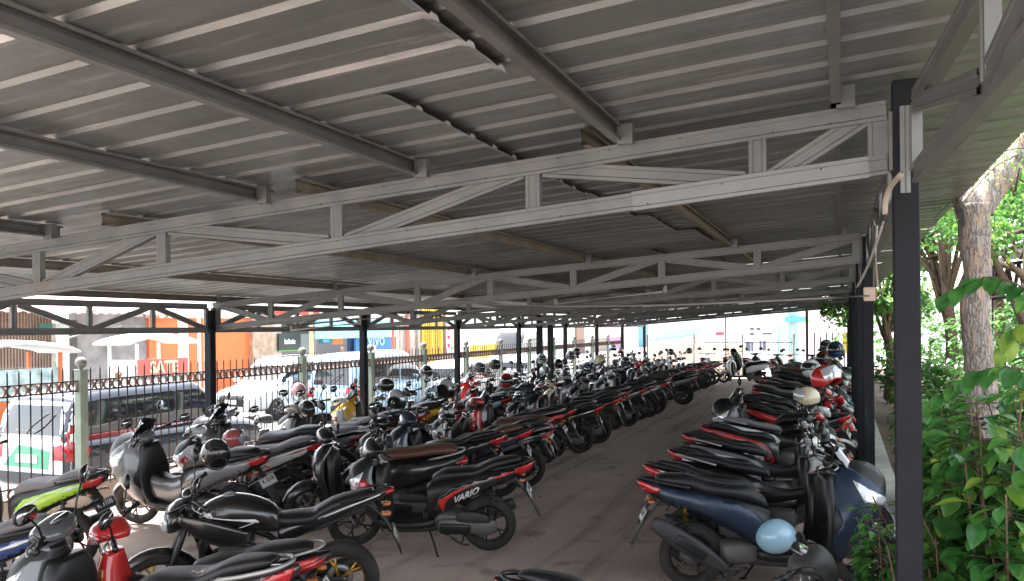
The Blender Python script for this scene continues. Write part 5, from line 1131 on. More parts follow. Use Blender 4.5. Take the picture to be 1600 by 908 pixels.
# buildings beyond the end of the yard
e1 = empty('white_building'); tag(e1, 'white two storey house with grey windows beyond the end fence', 'building')
def endslab(parent, name, m, x0, x1, y0, y1, Y, depth=.4, proud=0.):
    a, c_ = atY(x0, (y0+(y1 or y0))/2, Y), atY(x1, (y0+(y1 or y0))/2, Y); z1 = atY((x0+x1)/2, y0, Y).z; z0 = atY((x0+x1)/2, y1, Y).z if y1 else -.45
    b = MB(); box(b, (a.x, Y-proud, z0), (c_.x, Y+depth, z1)); return b.build(name, m, parent)
endslab(e1, 'wall', M_WH, 1100, 1222, 440, None, 52, 6)
for (x0, y0, x1, y1) in ((1166, 534, 1172, 549), (1174, 534, 1177, 549), (1187, 533, 1190, 548), (1192, 533, 1197, 548), (1172, 512, 1178, 516), (1182, 512, 1188, 516), (1172, 520, 1178, 524), (1192, 520, 1206, 523)): endslab(e1, 'window', fmat('dusk_blue_glass', (.08, .09, .14), .2), x0, x1, y0, y1, 52, .1, .05)
endslab(e1, 'door_column', fmat('teal_column', (.25, .42, .40)), 1213, 1219, 505, None, 51.8, .3)
e2 = empty('teal_shop'); tag(e2, 'shop with teal columns and blue sign right of the white house', 'building')
endslab(e2, 'wall', M_WH, 1222, 1258, 440, None, 50, 4); endslab(e2, 'column', fmat('teal_column', (.25, .42, .40)), 1231, 1235, 480, None, 49.8, .2); endslab(e2, 'column', fmat('teal_column', (.25, .42, .40)), 1240, 1245, 480, None, 49.8, .2); endslab(e2, 'sign', fmat('turquoise_sign', (.10, .35, .42)), 1226, 1258, 495, 503, 49.7, .2)
e3 = empty('orange_wall'); tag(e3, 'low pale orange wall just beyond the far picket fence', 'wall'); endslab(e3, 'wall_face', fmat('peach_wall', (.80, .62, .48), noise=.1), 1010, 1160, 537, None, 37, .2)
e4 = empty('market_stall'); tag(e4, 'blue tarpaulin stall roof above the far picket fence', 'stall')
q = atY(1050, 525, 45); b = MB(); b.add([(q.x-1.3, 45, q.z-.25), (q.x+1.5, 45, q.z+.1), (q.x+1.3, 48, q.z+.5), (q.x-1.0, 48, q.z+.25), (q.x-1.3, 45, q.z-.3), (q.x+1.5, 45, q.z+.05)], [(0, 1, 2, 3), (0, 4, 5, 1)], 0, False); b.build('tarpaulin', fmat('blue_tarp', (.03, .17, .45)), e4)
b = MB()
for dx_ in (-1.1, 1.3): tube(b, [(q.x+dx_, 45, -.4), (q.x+dx_, 45, q.z)], .04, 6)
b.build('poles', M_RB, e4)
e5 = empty('red_canopy'); tag(e5, 'small red shop canopy left of the white house', 'canopy'); endslab(e5, 'canopy', fmat('canopy_red', (.6, .06, .08)), 1118, 1128, 519, 524, 44, 1.0); endslab(e5, 'post', M_WH, 1122, 1123, 524, None, 44.3, .1)
e6 = empty('arrow_sign', (0, 0, 0)); tag(e6, 'yellow board with a black arrow pointing right beside the right hand posts', 'sign'); endslab(e6, 'board', mat('sign_yellow', (.80, .66, .05), .5), 1316, 1330, 520, 552, 34, .03)
q = atY(1323, 536, 33.97); b = MB(); box(b, (q.x-.16, 33.975, q.z-.018), (q.x+.06, 33.985, q.z+.018)); prism(b, [(q.x+.03, q.z-.09), (q.x+.16, q.z), (q.x+.03, q.z+.09)], 33.975, 33.985); b.build('arrow', M_INKK, e6)
b = MB(); tube(b, [(q.x, 34.02, 0), (q.x, 34.02, q.z)], .025, 6); b.build('post', M_IRON, e6)

# ---------------------------------------------------------------- cars
def surf_patch(mb, poly, bvh, axis, sgn, off=.006, step=.12):
    """lays glass or lamps onto the bodywork: polygon given in the plane across the chosen axis"""
    bm = bmesh.new(); vs = [bm.verts.new((a, b, 0)) for a, b in poly]; bm.faces.new(vs)
    for ax in (0, 1):
        lo = min(p[ax] for p in poly); hi = max(p[ax] for p in poly); k = lo+step
        while k < hi: bmesh.ops.bisect_plane(bm, geom=bm.verts[:]+bm.edges[:]+bm.faces[:], plane_co=(k, 0, 0) if ax == 0 else (0, k, 0), plane_no=(1, 0, 0) if ax == 0 else (0, 1, 0)); k += step
    for v in bm.verts:
        a, b = v.co.x, v.co.y
        if axis == 'y': o_, d_ = Vector((a, sgn*4, b)), Vector((0, -sgn, 0))
        else: o_, d_ = Vector((sgn*6, a, b)), Vector((-sgn, 0, 0))
        h, nn, _, _ = bvh.ray_cast(o_, d_)
        if h is None: h, nn, _, _ = bvh.find_nearest(Vector((a, sgn*.9, b)) if axis == 'y' else Vector((sgn*2, a, b)))
        if nn.dot(d_) > 0: nn = -nn
        v.co = h+nn*off
    add_bm(mb, bm); return mb
M_CARGL = mat('car_glass', (.015, .018, .022), .05, 0, 1.)
def car(c, label, L=4.3, W=.85, H=1.68, m2=None, van=False, suv=True, tailgate=None):
    root = empty('parked_car'); tag(root, label, 'car', 'cars in the street'); P = m2 or paint(c, False); h = L/2
    bd = MB(); loft(bd, [(-h, .62, W*.80, .20, 5), (-h+.06, .64, W*.93, .34, 5), (-h+.5, .64, W, .38, 5), (0, .63, W, .38, 5), (h-1.1, .62, W, .38, 5), (h-.4, .58, W*.97, .32, 4.5), (h-.06, .50, W*.85, .22, 4.5), (h, .48, W*.72, .14, 4)], 28, 3)
    cb = MB()
    st = [(-h+.06, .98, W*.80, .10, 4), (-h+.22, 1.22, W*.84, H-1.34, 4.5), (-h+.7, 1.28, W*.83, H-1.28, 5), (0, 1.30, W*.82, H-1.30, 5), (.55, 1.28, W*.81, H-1.31, 5), (h-1.25, 1.05, W*.83, .16, 4), (h-.95, .95, W*.85, .05, 4)]
    loft(cb, st, 28, 3); allv = MB(); allv.add(bd.v, bd.f); allv.add(cb.v, cb.f); bv = allv.bvh(); allv2 = MB(); allv2.add(bd.v, bd.f); allv2.add(cb.v, cb.f)
    body = allv2.build('body', P, root)
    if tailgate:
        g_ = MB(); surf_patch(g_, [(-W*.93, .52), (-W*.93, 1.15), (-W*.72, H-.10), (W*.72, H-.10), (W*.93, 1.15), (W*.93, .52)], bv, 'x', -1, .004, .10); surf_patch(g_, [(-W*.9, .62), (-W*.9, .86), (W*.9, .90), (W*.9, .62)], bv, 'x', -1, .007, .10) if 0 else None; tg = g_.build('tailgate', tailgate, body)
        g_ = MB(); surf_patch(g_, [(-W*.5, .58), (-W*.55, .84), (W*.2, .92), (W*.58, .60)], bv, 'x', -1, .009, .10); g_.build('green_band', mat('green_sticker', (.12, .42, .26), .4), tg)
    for s in (-1, 1):
        for (pl) in ([(-h+.30, 1.06), (-h+.42, H-.20), (-h+.95, H-.15), (-h+.95, 1.04)], [(-h+1.02, 1.04), (-h+1.02, H-.15), (-.12, H-.14), (-.12, 1.04)], [(-.04, 1.04), (-.04, H-.14), (.50, H-.17), (h-1.20, 1.10), (h-1.25, 1.04)]):
            g_ = MB(); surf_patch(g_, pl, bv, 'y', s); g_.build('window', M_CARGL, body)
        g_ = MB(); surf_patch(g_, [(-h+.02, .70), (-h+.02, 1.10), (-h+.20, 1.22), (-h+.24, .95), (-h+.36, .85), (-h+.30, .72)], bv, 'y', s, .01, .06); surf_patch(g_, [(s*W*.60, .72), (s*W*.60, .98), (s*W*.9, 1.06), (s*W*.9, .72)], bv, 'x', -1, .01, .06); g_.build('tail_light', M_RED, body)
        g_ = MB(); surf_patch(g_, [(s*W*.50, .62), (s*W*.52, .74), (s*W*.95, .80), (s*W*.92, .64)], bv, 'x', 1, .01, .06); g_.build('headlight', M_CLR, body)
        mr = MB(); loft(mr, [(h-1.35, 1.08, .04, .05, 3), (h-1.28, 1.10, .11, .08, 3), (h-1.2, 1.10, .08, .06, 3)], 12, 2, y0=s*(W+.10)); mr.build('wing_mirror', P, body)
        for x in (-h+.85, h-.85):
            wm = Matrix.Translation((x, s*(W-.10), .33)) @ Matrix.Rotation(s*-pi/2, 4, 'X'); ty = MB(); lathe(ty, [(.20, -.09), (.30, -.10), (.33, -.07), (.33, .07), (.30, .10), (.20, .10)], 28, 0, wm); to = ty.build('wheel', M_TYRE, root)
            rm = MB(); lathe(rm, [(0, .085), (.05, .10), (.06, .075), (.17, .07), (.21, .105), (.21, .09)], 20, 0, wm)
            for k in range(5): a_ = 2*pi*k/5; tube(rm, [(cos(a_)*.04, sin(a_)*.04, .095), (cos(a_)*.19, sin(a_)*.19, .10)], .022, 6, M=wm)
            rm.build('rim', M_RIMS, to)
    g_ = MB(); surf_patch(g_, [(-W*.68, 1.06), (-W*.60, H-.22), (W*.60, H-.22), (W*.68, 1.06)], bv, 'x', -1); g_.build('rear_window', M_CARGL, body)
    g_ = MB(); surf_patch(g_, [(-W*.72, 1.10), (-W*.62, H-.20), (W*.62, H-.20), (W*.72, 1.10)], bv, 'x', 1); g_.build('windscreen', M_CARGL, body)
    g_ = MB(); surf_patch(g_, [(-W*.48, .44), (-W*.55, .74), (W*.55, .74), (W*.48, .44)], bv, 'x', 1, .008, .08); g_.build('grille', M_PL, body)
    for sx in (-1, 1):
        pl = MB(); box(pl, (sx*(h+.012)-.008, -.22, .50 if sx > 0 else .66), (sx*(h+.012)+.008, .22, .62 if sx > 0 else .78)); pl.build('number_plate', M_PLW, body)
    if suv:
        for s in (-1, 1): rr_ = MB(); stube(rr_, [(-h+.5, s*W*.62, H-.03), (-h+.6, s*W*.62, H+.035), (.2, s*W*.62, H+.035), (.35, s*W*.62, H-.02)], .013, 6, 3); rr_.build('roof_rail', M_RIMS, body)
    wp = MB(); stube(wp, [(-h-.0, 0, 1.08), (-h-.02, -.15, 1.2), (-h+.06, -.38, 1.38)], .011, 6, 3); wp.build('rear_wiper', M_PL, body)
    return root
cc = car('silver', 'dark navy car with glare painted white on its green banded tailgate, behind the near fence', 4.4, .86, 1.70, mat('dark_navy_car', (.02, .024, .038), .18, .2, 1.), tailgate=mat('painted_glare_tailgate', (.80, .80, .78), .25, 0, .6)); cc.location = (-11.0, 10.15, -.45); cc.rotation_euler = (0, 0, R(91))  # white tailgate colour imitates bright glare on the dark bodywork
cc = car('white', 'white car facing us in front of the orange wall', 4.5, .90, 1.72); cc.location = (-15.6, 19.6, -.45); cc.rotation_euler = (0, 0, R(-92))
cc = car('pale_blue', 'pale blue and white minibus passing behind the third fence bay', 4.9, .86, 1.9, mat('sky_white_car', (.42, .62, .78), .3, 0, .6), suv=False); cc.location = (-12.6, 20.2, -.45); cc.rotation_euler = (0, 0, R(88))
cc = car('white', 'white saloon behind the fence left of the third dark shed post', 4.4, .86, 1.55, suv=False); cc.location = (-11.2, 23.5, -.45); cc.rotation_euler = (0, 0, R(90))
cc = car('silver', 'silver car half hidden behind helmets by the fifth shed post', 4.2, .85, 1.5, mat('pearl_silver_car', (.55, .58, .62)), suv=False); cc.location = (-11.0, 28.8, -.45); cc.rotation_euler = (0, 0, R(90))
cc = car('white', 'tall white van beyond the banner', 5.4, .98, 2.5, suv=False); cc.location = (-16.5, 40, -.45); cc.rotation_euler = (0, 0, R(-90))
# food carts
def cart(x, y, w_, top, m_body, m_top, label, word=None):
    r = empty('food_cart', (x, y, -.45)); tag(r, label, 'food cart')
    b = MB(); box(b, (-.5, -w_/2, .45), (.5, w_/2, 1.25), 0, None, .01); b.build('counter', m_body, r)
    b = MB(); box(b, (-.44, -w_/2+.05, 1.26), (.44, w_/2-.05, 1.85)); b.build('glass_case', mat('case_glass', (.45, .58, .55), .08, 0, .6, noise=.5, nscale=5), r)
    b = MB()
    for sx in (-.46, .46):
        for sy in (-w_/2+.03, w_/2-.03): box(b, (sx-.03, sy-.03, .3), (sx+.03, sy+.03, top))
    b.build('posts', m_body, r)
    b = MB(); loft(b, [(-w_/2-.3, top, .65, .03, 5), (-w_/2, top+.10, .62, .06, 4), (0, top+.20, .55, .06, 4), (w_/2, top+.10, .62, .06, 4), (w_/2+.3, top, .65, .03, 5)], 20, 3, M=Matrix.Rotation(pi/2, 4, 'Z')); b.build('roof', m_top, r)
    for sy in (-w_/2+.25, w_/2-.25):
        b = MB(); wm = Matrix.Translation((.5, sy, .30)) @ Matrix.Rotation(pi/2, 4, 'Y'); lathe(b, [(.22, -.03), (.30, -.03), (.30, .03), (.22, .03)], 20, 0, wm, closed=True); tube(b, [(.5, sy, .3), (.3, sy, .45)], .03, 6); b.build('wheel', M_TYRE, r)
    if word:
        b = MB(); box(b, (.50, -w_/2, 1.45), (.53, w_/2, 1.85)); b.build('sign_panel', mat('cart_red', (.70, .14, .10), .5), r)
        t = text_mb(word, .40, .006, bold=.016); t.xf(basis((.537, 0, 1.64), (0, 1, 0), (0, 0, 1), (1, 0, 0))); t.build('lettering', mat('cream_lettering', (.80, .74, .45), .5), r)
    return r
q = atX(8, 575, -15); cart(-15, q.y, 1.7, 2.15, mat('cart_orange', (.62, .16, .05), .6), M_WH, 'orange framed glass food cart at the left edge of the picture')
q = atX(232, 575, -16.4); cart(-16.4, q.y, 1.6, 2.25, M_WH, M_WH, 'white roofed food cart with yellow lettering on red in front of the orange shop', 'SATE')

# people in the street: one skinned figure each
def person(loc, yaw, shirt, trousers, label, hair=(.02, .015, .012), sit=False, scarf=None):
    r = empty('person', loc, (0, 0, yaw)); tag(r, label, 'person', 'people in the street')
    J = [(0, 0, .94), (0, 0, 1.12), (0, 0, 1.36), (.01, 0, 1.47), (.02, 0, 1.54), (.03, 0, 1.63), (.02, 0, 1.71)]; RR = [.15, .135, .16, .07, .055, .088, .07]; ED = [(i, i+1) for i in range(6)]
    def chain(root_, pts, rs):
        p = root_
        for q_, r_ in zip(pts, rs): J.append(q_); RR.append(r_); ED.append((p, len(J)-1)); p = len(J)-1
    for s in (-1, 1):
        chain(2, [(0, s*.17, 1.39), (.0, s*.23, 1.12), (.12, s*.22, .90), (.17, s*.21, .82)], [.065, .048, .038, .032])
        chain(0, [(0, s*.10, .86), (.03, s*.11, .48), (0, s*.12, .09), (.12, s*.13, .04)], [.10, .065, .045, .04])
    me = bpy.data.meshes.new('body'); me.from_pydata(J, ED, []); o = bpy.data.objects.new('body', me); COL.objects.link(o)
    sk = o.modifiers.new('skin', 'SKIN'); sk.use_smooth_shade = True
    for i, sv in enumerate(me.skin_vertices[0].data): sv.radius = (RR[i]*(.75 if i in (0, 1, 2) else 1), RR[i]); sv.use_root = i == 0
    sb = o.modifiers.new('sub', 'SUBSURF'); sb.levels = 2; sb.render_levels = 2
    bpy.context.view_layer.update(); ev = o.evaluated_get(bpy.context.evaluated_depsgraph_get()); nm = bpy.data.meshes.new_from_object(ev); bpy.data.objects.remove(o)
    skin = mat('brown_skin', (.30, .16, .10), .55); ms = [skin, shirt, trousers, mat('hair_black', hair, .6)]
    for m in ms: nm.materials.append(m)
    for p in nm.polygons:
        c = p.center; p.use_smooth = True; hd = c.z > 1.50
        p.material_index = 3 if (hd and (c.z > 1.69 or c.x < -.01)) else (0 if hd or (abs(c.y) > .16 and c.z < 1.12 and c.z > .78) else (1 if c.z > .92 else 2))
        if scarf and hd and c.x < .08: p.material_index = 4
    if scarf: nm.materials.append(scarf)
    o = bpy.data.objects.new('body', nm); COL.objects.link(o); o.parent = r
    f = MB(); 
    for s in (-1, 1): lathe(f, [(0, .006), (.008, .004), (.010, 0)], 8, 0, Matrix.Translation((.112, s*.032, 1.645)) @ Matrix.Rotation(pi/2, 4, 'Y'))
    loft(f, [(.105, 1.635, .010, .02, 2), (.128, 1.615, .014, .012, 2), (.108, 1.60, .012, .006, 2)], 8, 2, mi=1); box(f, (.105, -.022, 1.572), (.112, .022, 1.578), 2); f.build('face', [M_INKK, skin, mat('lips', (.25, .09, .07), .5)], r)
    return r
q = atX(184, 600, -14.5); person((-14.5, q.y, -.45), R(-20), mat('dark_green_shirt', (.03, .10, .08), .8), M_PL2, 'man in a dark green shirt standing between the carts beyond the near car')
q = atX(566, 560, -18.6); person((-18.6, q.y, -.31), R(-40), mat('blue_shirt', (.06, .10, .35), .8), M_PL, 'person in a blue shirt under the light blue awning')
q = atX(585, 560, -18.2); person((-18.2, q.y, -.31), R(20), mat('grey_top', (.40, .38, .38), .8), M_PL, 'person in a pale head scarf beside the one in blue', scarf=mat('beige_scarf', (.55, .45, .38), .9))
q = atX(534, 560, -18.6); person((-18.6, q.y, -.31), R(0), mat('black_top', (.03, .03, .035), .8), M_PL, 'person in black at the left end of the phone shop')
# ================================================================ plants on the right
def leafmat(name, c1, c2, tr=.35):
    m = bpy.data.materials.new(name); m.use_nodes = True; n = m.node_tree.nodes; L = m.node_tree.links; b = n['Principled BSDF']
    b.inputs['Roughness'].default_value = .33; b.inputs['Specular IOR Level'].default_value = .6
    oi = n.new('ShaderNodeTexCoord'); tx = n.new('ShaderNodeTexNoise'); tx.inputs['Scale'].default_value = 11; tx.inputs['Detail'].default_value = 7; L.new(oi.outputs['Object'], tx.inputs[0])
    cr = n.new('ShaderNodeValToRGB'); cr.color_ramp.elements[0].position = .38; cr.color_ramp.elements[1].position = .64; cr.color_ramp.elements[0].color = tuple(c1)+(1,); cr.color_ramp.elements[1].color = tuple(c2)+(1,)
    L.new(tx.outputs[0], cr.inputs[0]); L.new(cr.outputs[0], b.inputs['Base Color'])
    t = n.new('ShaderNodeBsdfTranslucent'); L.new(cr.outputs[0], t.inputs[0]); mx = n.new('ShaderNodeMixShader'); mx.inputs[0].default_value = tr
    L.new(b.outputs[0], mx.inputs[1]); L.new(t.outputs[0], mx.inputs[2]); L.new(mx.outputs[0], n['Material Output'].inputs[0]); return m
ML_D = leafmat('deep_green_leaf', (.034, .13, .032), (.085, .27, .06)); ML_L = leafmat('light_green_leaf', (.07, .22, .045), (.17, .38, .075), .42); ML_Y = leafmat('yellow_green_leaf', (.18, .36, .05), (.36, .50, .09), .45); ML_F = leafmat('far_green_leaf', (.06, .17, .045), (.17, .34, .09), .45)
M_BARK = mat('twig_bark', (.13, .085, .055), .85, noise=.4, nscale=30)
def leaf(mb, p, d, up, L_, W_, mi=0, fine=True):
    """a pointed oval blade folded on its midrib and drooping towards the tip, ribbed between the side veins"""
    d = Vector(d).normalized(); s = d.cross(up)
    s = s.normalized() if s.length > 1e-3 else Vector((1, 0, 0)); n_ = s.cross(d).normalized(); p = Vector(p)
    if fine:
        ts = (0, .10, .24, .38, .52, .66, .80, .91, 1.0); ws = (.02, .40, .78, .97, 1.0, .86, .58, .28, 0.0); vs = []; fs = []
        for i, (t, w_) in enumerate(zip(ts, ws)):
            dr = -.28*t*t*L_; c = p+d*t*L_+n_*dr
            for u in (-1, -.5, 0, .5, 1):
                rip = .020*L_*(1 if i % 2 else -1)*(1 if 0 < abs(u) < 1 else 0)
                vs.append(c+s*u*w_*W_+n_*(abs(u)*w_*W_*.30+rip))
        for i in range(8):
            for k in range(4): a = i*5+k; fs.append((a, a+1, a+6, a+5))
        mb.add(vs, fs, mi, True)
    else:
        m = p+d*L_*.45+n_*(-.05*L_); vs = [p, m+s*W_+n_*W_*.25, p+d*L_+n_*(-.22*L_), m-s*W_+n_*W_*.25, m]; mb.add(vs, [(0, 1, 4), (1, 2, 4), (2, 3, 4), (3, 0, 4)], mi, False)
def shrub(name, base, label, n_st, height, spread, leafn, L_, mats, seed, cat='shrub', lean=(0, 0), fine=True, zlo=.15, cull=None):
    r = random.Random(seed); root = empty(name, base); tag(root, label, cat); st = MB(); lf = MB()
    for k in range(n_st):
        a = r.uniform(0, 2*pi); rad = spread*math.sqrt(r.uniform(.05, 1)); tip = Vector((cos(a)*rad+lean[0], sin(a)*rad+lean[1], height*r.uniform(.55, 1.0)*(1-.25*(rad/spread)**2)))
        b0 = Vector((cos(a)*rad*.25, sin(a)*rad*.25, 0)); mid = b0*.6+tip*.5+Vector((r.uniform(-.08, .08), r.uniform(-.08, .08), height*.08))
        pts = crom([tuple(b0), tuple(mid), tuple(tip)], 6); tube(st, pts, [.009*(1-.7*i/len(pts)) for i in range(len(pts))], 5)
        for i in range(leafn):
            t = r.uniform(.18, 1.0); q = Vector(pts[min(len(pts)-1, int(t*(len(pts)-1)))])
            az = r.uniform(0, 2*pi); off = Vector((cos(az), sin(az), r.uniform(-.2, .35)))*r.uniform(.02, .12)
            if q.z+off.z < zlo: continue
            w_ = Vector(base)+q+off
            if cull and cull(w_): continue
            d = Vector((cos(az), sin(az), r.uniform(-.75, .25))); up = Vector((r.uniform(-.3, .3), r.uniform(-.3, .3), 1))
            l_ = L_*r.uniform(.6, 1.15); top = (q.z/height) > .7
            mi = 0 if r.random() < (.70 if not top else .42) else (1 if r.random() < .75 else 2); leaf(lf, q+off, d, up, l_, l_*r.uniform(.26, .33), mi, fine)
            tube(st, [q, q+off], .0022, 3, cap=False)
    st.build('stems', M_BARK, root); lf.build('leaves', mats, root); return root
MM = [ML_D, ML_L, ML_Y]
near_ok = lambda w_: (w_.x < .42 and w_.y < 3.0) or (Vector((w_.x, w_.y, 0)).length < 1.0)
shrub('broadleaf_shrub', (.62, 3.55, 0), 'large glossy broadleaf shrub filling the corner right of the nearest post', 70, 2.0, .46, 84, .100, MM, 3, cull=lambda w_: w_.x < .30 or w_.y < 2.9)
shrub('broadleaf_shrub', (1.0, 4.3, 0), 'taller glossy broadleaf shrub at the right edge with yellow green young leaves', 60, 2.15, .55, 80, .098, MM, 5, cull=lambda w_: w_.x < .35)
shrub('broadleaf_shrub', (.45, 4.35, 0), 'leafy shrub pushing through left of the nearest post towards the scooters', 40, 1.40, .30, 60, .070, [ML_D, ML_L, ML_L], 8, lean=(-.16, -.05), cull=lambda w_: w_.x > .5 or w_.x < .06)
shrub('broadleaf_shrub', (.40, 3.75, 0), 'low pale green shrub at the foot of the nearest post, bottom edge', 24, .85, .26, 50, .08, [ML_L, ML_D, ML_Y], 11, lean=(-.16, 0), cull=lambda w_: w_.x < .02)
shrub('broadleaf_shrub', (.95, 5.5, 0), 'mid height shrub between the tree trunk and the nearest post', 30, 1.15, .5, 50, .085, [ML_D, ML_L, ML_L], 12)
# arching sprays of leaves hanging across the trunk
r = random.Random(4)
for (px, py, d_, px2, py2, lab, m_) in ((1640, 480, 3.2, 1478, 462, 'arching spray of dark pointed leaves across the tree trunk', 0), (1650, 545, 3.0, 1565, 545, 'bright yellow green leaf spray at the right edge', 2), (1640, 590, 3.1, 1450, 640, 'leafy spray with pale ribbed leaves right of the nearest post', 0)):
    def at(px_, py_, d__): a, b = ray(px_, py_); return Vector((a*d__*cos(TH)-d__*sin(TH), a*d__*sin(TH)+d__*cos(TH), 2.1+b*d__))
    a, b_ = at(px, py, d_), at(px2, py2, d_+.3); root = empty('leaf_spray', tuple(a)); tag(root, lab, 'branch'); st = MB(); lf = MB(); N = 13
    pts = [(b_-a)*(i/N)+Vector((0, 0, .10*sin(pi*i/N))) for i in range(N+1)]; base_ = Vector((.35, .15, -a.z)); stube(st, [tuple(base_), tuple(base_*.35+Vector((.1, 0, .12))), (0, 0, 0)]+[tuple(p) for p in pts[1:]], [.010, .008, .006]+[.0045*(1-.6*i/N) for i in range(N)], 5, 2)
    for i in range(1, N+1):
        for s in (-1, 1):
            if r.random() < .12: continue
            dv = (b_-a).normalized()*.5+Vector((r.uniform(-.3, .3), s*.6, r.uniform(-.85, -.2))); l_ = .085*r.uniform(.75, 1.2); leaf(lf, pts[i], dv, Vector((r.uniform(-.4, .1), -.5, .9)), l_, l_*.33, m_ if r.random() < .8 else 1)
    st.build('stem', M_BARK, root); lf.build('leaves', MM, root)
# hedge bushes behind
hb = [(1.35, 6.6, 1.15, .55), (1.75, 8.0, 1.9, .75), (1.05, 9.4, 1.75, .6), (2.1, 10.2, 2.2, .9), (2.6, 12.0, 2.5, 1.1), (1.45, 12.8, 2.0, .75), (2.3, 15.0, 2.6, 1.1), (3.6, 15.5, 2.9, 1.4), (1.6, 19.0, 2.1, 1.0), (4.2, 19.5, 3.0, 1.8)]
hl_ = ['nearest small leaved bush behind the tree', 'bush right of the tree trunk below the far roof', 'tall bush left of the tree trunk', 'dense bush behind the tree trunk', 'bush at the right edge below the far roof', 'bush between the kerb and the tree, farther back', 'light green bush in the middle of the garden', 'big bush behind the far shed side', 'farthest bush seen beside the dark posts', 'broad bush at the far right of the garden']
for i, ((x, y, h_, s_), lb) in enumerate(zip(hb, hl_)): shrub('garden_bush', (x, y, 0), lb, 34, h_, s_, 46, .10+.004*y, [ML_D if i % 2 else ML_F, ML_F, ML_L], 40+i, 'bush', fine=False)
# trees
def tree(name, base, label, h, crown, cz, n, seed, L_=.2, trunk=.14, mats=None, flat=.7):
    r = random.Random(seed); root = empty(name, base); tag(root, label, 'tree', 'trees beyond the garden'); tk = MB(); lf = MB()
    stube(tk, [(0, 0, -.1), (.08, .03, h*.3), (-.05, 0, h*.6), (.05, 0, h*.85)], [trunk, trunk*.8, trunk*.6, trunk*.3], 9, 4)
    cl = []
    for k in range(16):
        a = r.uniform(0, 2*pi); e = r.uniform(-.4, 1.2); rad = crown*r.uniform(.35, 1); c = Vector((cos(a)*cos(e)*rad, sin(a)*cos(e)*rad, cz+sin(e)*rad*flat)); cl.append((c, crown*r.uniform(.22, .42)))
        stube(tk, [(0, 0, h*r.uniform(.35, .8)), tuple(Vector((0, 0, cz*.8))*.4+c*.5+Vector((0, 0, .1))), tuple(c)], [trunk*.4, trunk*.22, .012], 5, 3)
    for c, cr_ in cl:
        for i in range(n//16):
            v = Vector((r.gauss(0, 1), r.gauss(0, 1), r.gauss(0, .7))); v = v.normalized()*cr_*r.uniform(.3, 1.08)**.7; p = c+v
            d = Vector((r.uniform(-1, 1), r.uniform(-1, 1), r.uniform(-.8, .2))); l_ = L_*r.uniform(.6, 1.2); leaf(lf, p, d, Vector((r.uniform(-.5, .5), r.uniform(-.5, .5), 1)), l_, l_*.32, 0 if r.random() < .6 else (1 if r.random() < .7 else 2), False)
    tk.build('trunk', M_BARK, root); lf.build('crown', mats or [ML_F, ML_L, ML_Y], root); return root
tree('garden_tree', (1.9, 17.5, 0), 'light airy tree left of the thick trunk beyond the roof edge', 5.5, 2.3, 4.2, 7000, 61, .16, flat=.9)
tree('garden_tree', (3.2, 20.5, 0), 'pale green tree seen right behind the thick trunk', 6.5, 3.0, 5.0, 8000, 62, .18, flat=.9)
tree('garden_tree', (4.4, 17.0, 0), 'tree whose crown shows above the far shed roof at the right edge', 6.0, 2.4, 5.3, 6000, 63, .15, flat=.8)
tree('garden_tree', (1.1, 23, 0), 'small tree showing between the nearest post and the garden pole', 4.0, 1.5, 2.9, 4000, 64, .16, flat=1.)
tree('garden_tree', (2.4, 12.6, 0), 'slender tree whose fine leaves hang beneath the roof edge', 4.6, 1.5, 3.6, 4200, 65, .12, flat=.8)
# a far belt of trees closing the view beyond the garden
b = MB(); r = random.Random(90)
for k in range(26):
    cx = 1+k*1.6+r.uniform(-.6, .6); cy = 36+r.uniform(-2.5, 3); cz = r.uniform(1.2, 4.2); cr_ = r.uniform(1.3, 2.4)
    for i in range(420):
        v = Vector((r.gauss(0, 1), r.gauss(0, 1), r.gauss(0, 1))).normalized()*cr_*r.uniform(.4, 1.1); l_ = .34*r.uniform(.6, 1.2); leaf(b, Vector((cx, cy, cz))+v, Vector((r.uniform(-1, 1), r.uniform(-1, 1), r.uniform(-.8, .3))), Vector((r.uniform(-.5, .5), r.uniform(-.5, .5), 1)), l_, l_*.36, 0 if r.random() < .7 else 1, False)
    tube(b, [(cx, cy, -.45), (cx+.2, cy, cz)], .12, 6, 2)
tag(b.build('far_trees', [ML_F, ML_L, M_BARK]), 'belt of pale green trees far beyond the garden', 'trees', kind='stuff')
# the thick trunk in the garden
M_TRUNK = bpy.data.materials.new('flaking_bark'); M_TRUNK.use_nodes = True; n = M_TRUNK.node_tree.nodes; L = M_TRUNK.node_tree.links; b = n['Principled BSDF']; b.inputs['Roughness'].default_value = .9
tc = n.new('ShaderNodeTexCoord'); mp = n.new('ShaderNodeMapping'); mp.inputs['Scale'].default_value = (22, 22, 5.5); L.new(tc.outputs['Object'], mp.inputs[0])
vo = n.new('ShaderNodeTexVoronoi'); vo.feature = 'DISTANCE_TO_EDGE'; vo.inputs['Scale'].default_value = 1.6; nz = n.new('ShaderNodeTexNoise'); nz.inputs['Scale'].default_value = 3.; nz.inputs['Detail'].default_value = 8
L.new(mp.outputs[0], nz.inputs[0]); ad = n.new('ShaderNodeVectorMath'); ad.operation = 'MULTIPLY_ADD'; ad.inputs[1].default_value = (.9, .9, .9); L.new(nz.outputs['Color'], ad.inputs[0]); L.new(mp.outputs[0], ad.inputs[2]); L.new(ad.outputs[0], vo.inputs[0])
cr = n.new('ShaderNodeValToRGB'); e = cr.color_ramp.elements; e[0].position = .0; e[0].color = (.11, .08, .07, 1); e[1].position = .09; e[1].color = (.34, .30, .27, 1); x = e.new(.5); x.color = (.50, .46, .42, 1); L.new(vo.outputs['Distance'], cr.inputs[0])
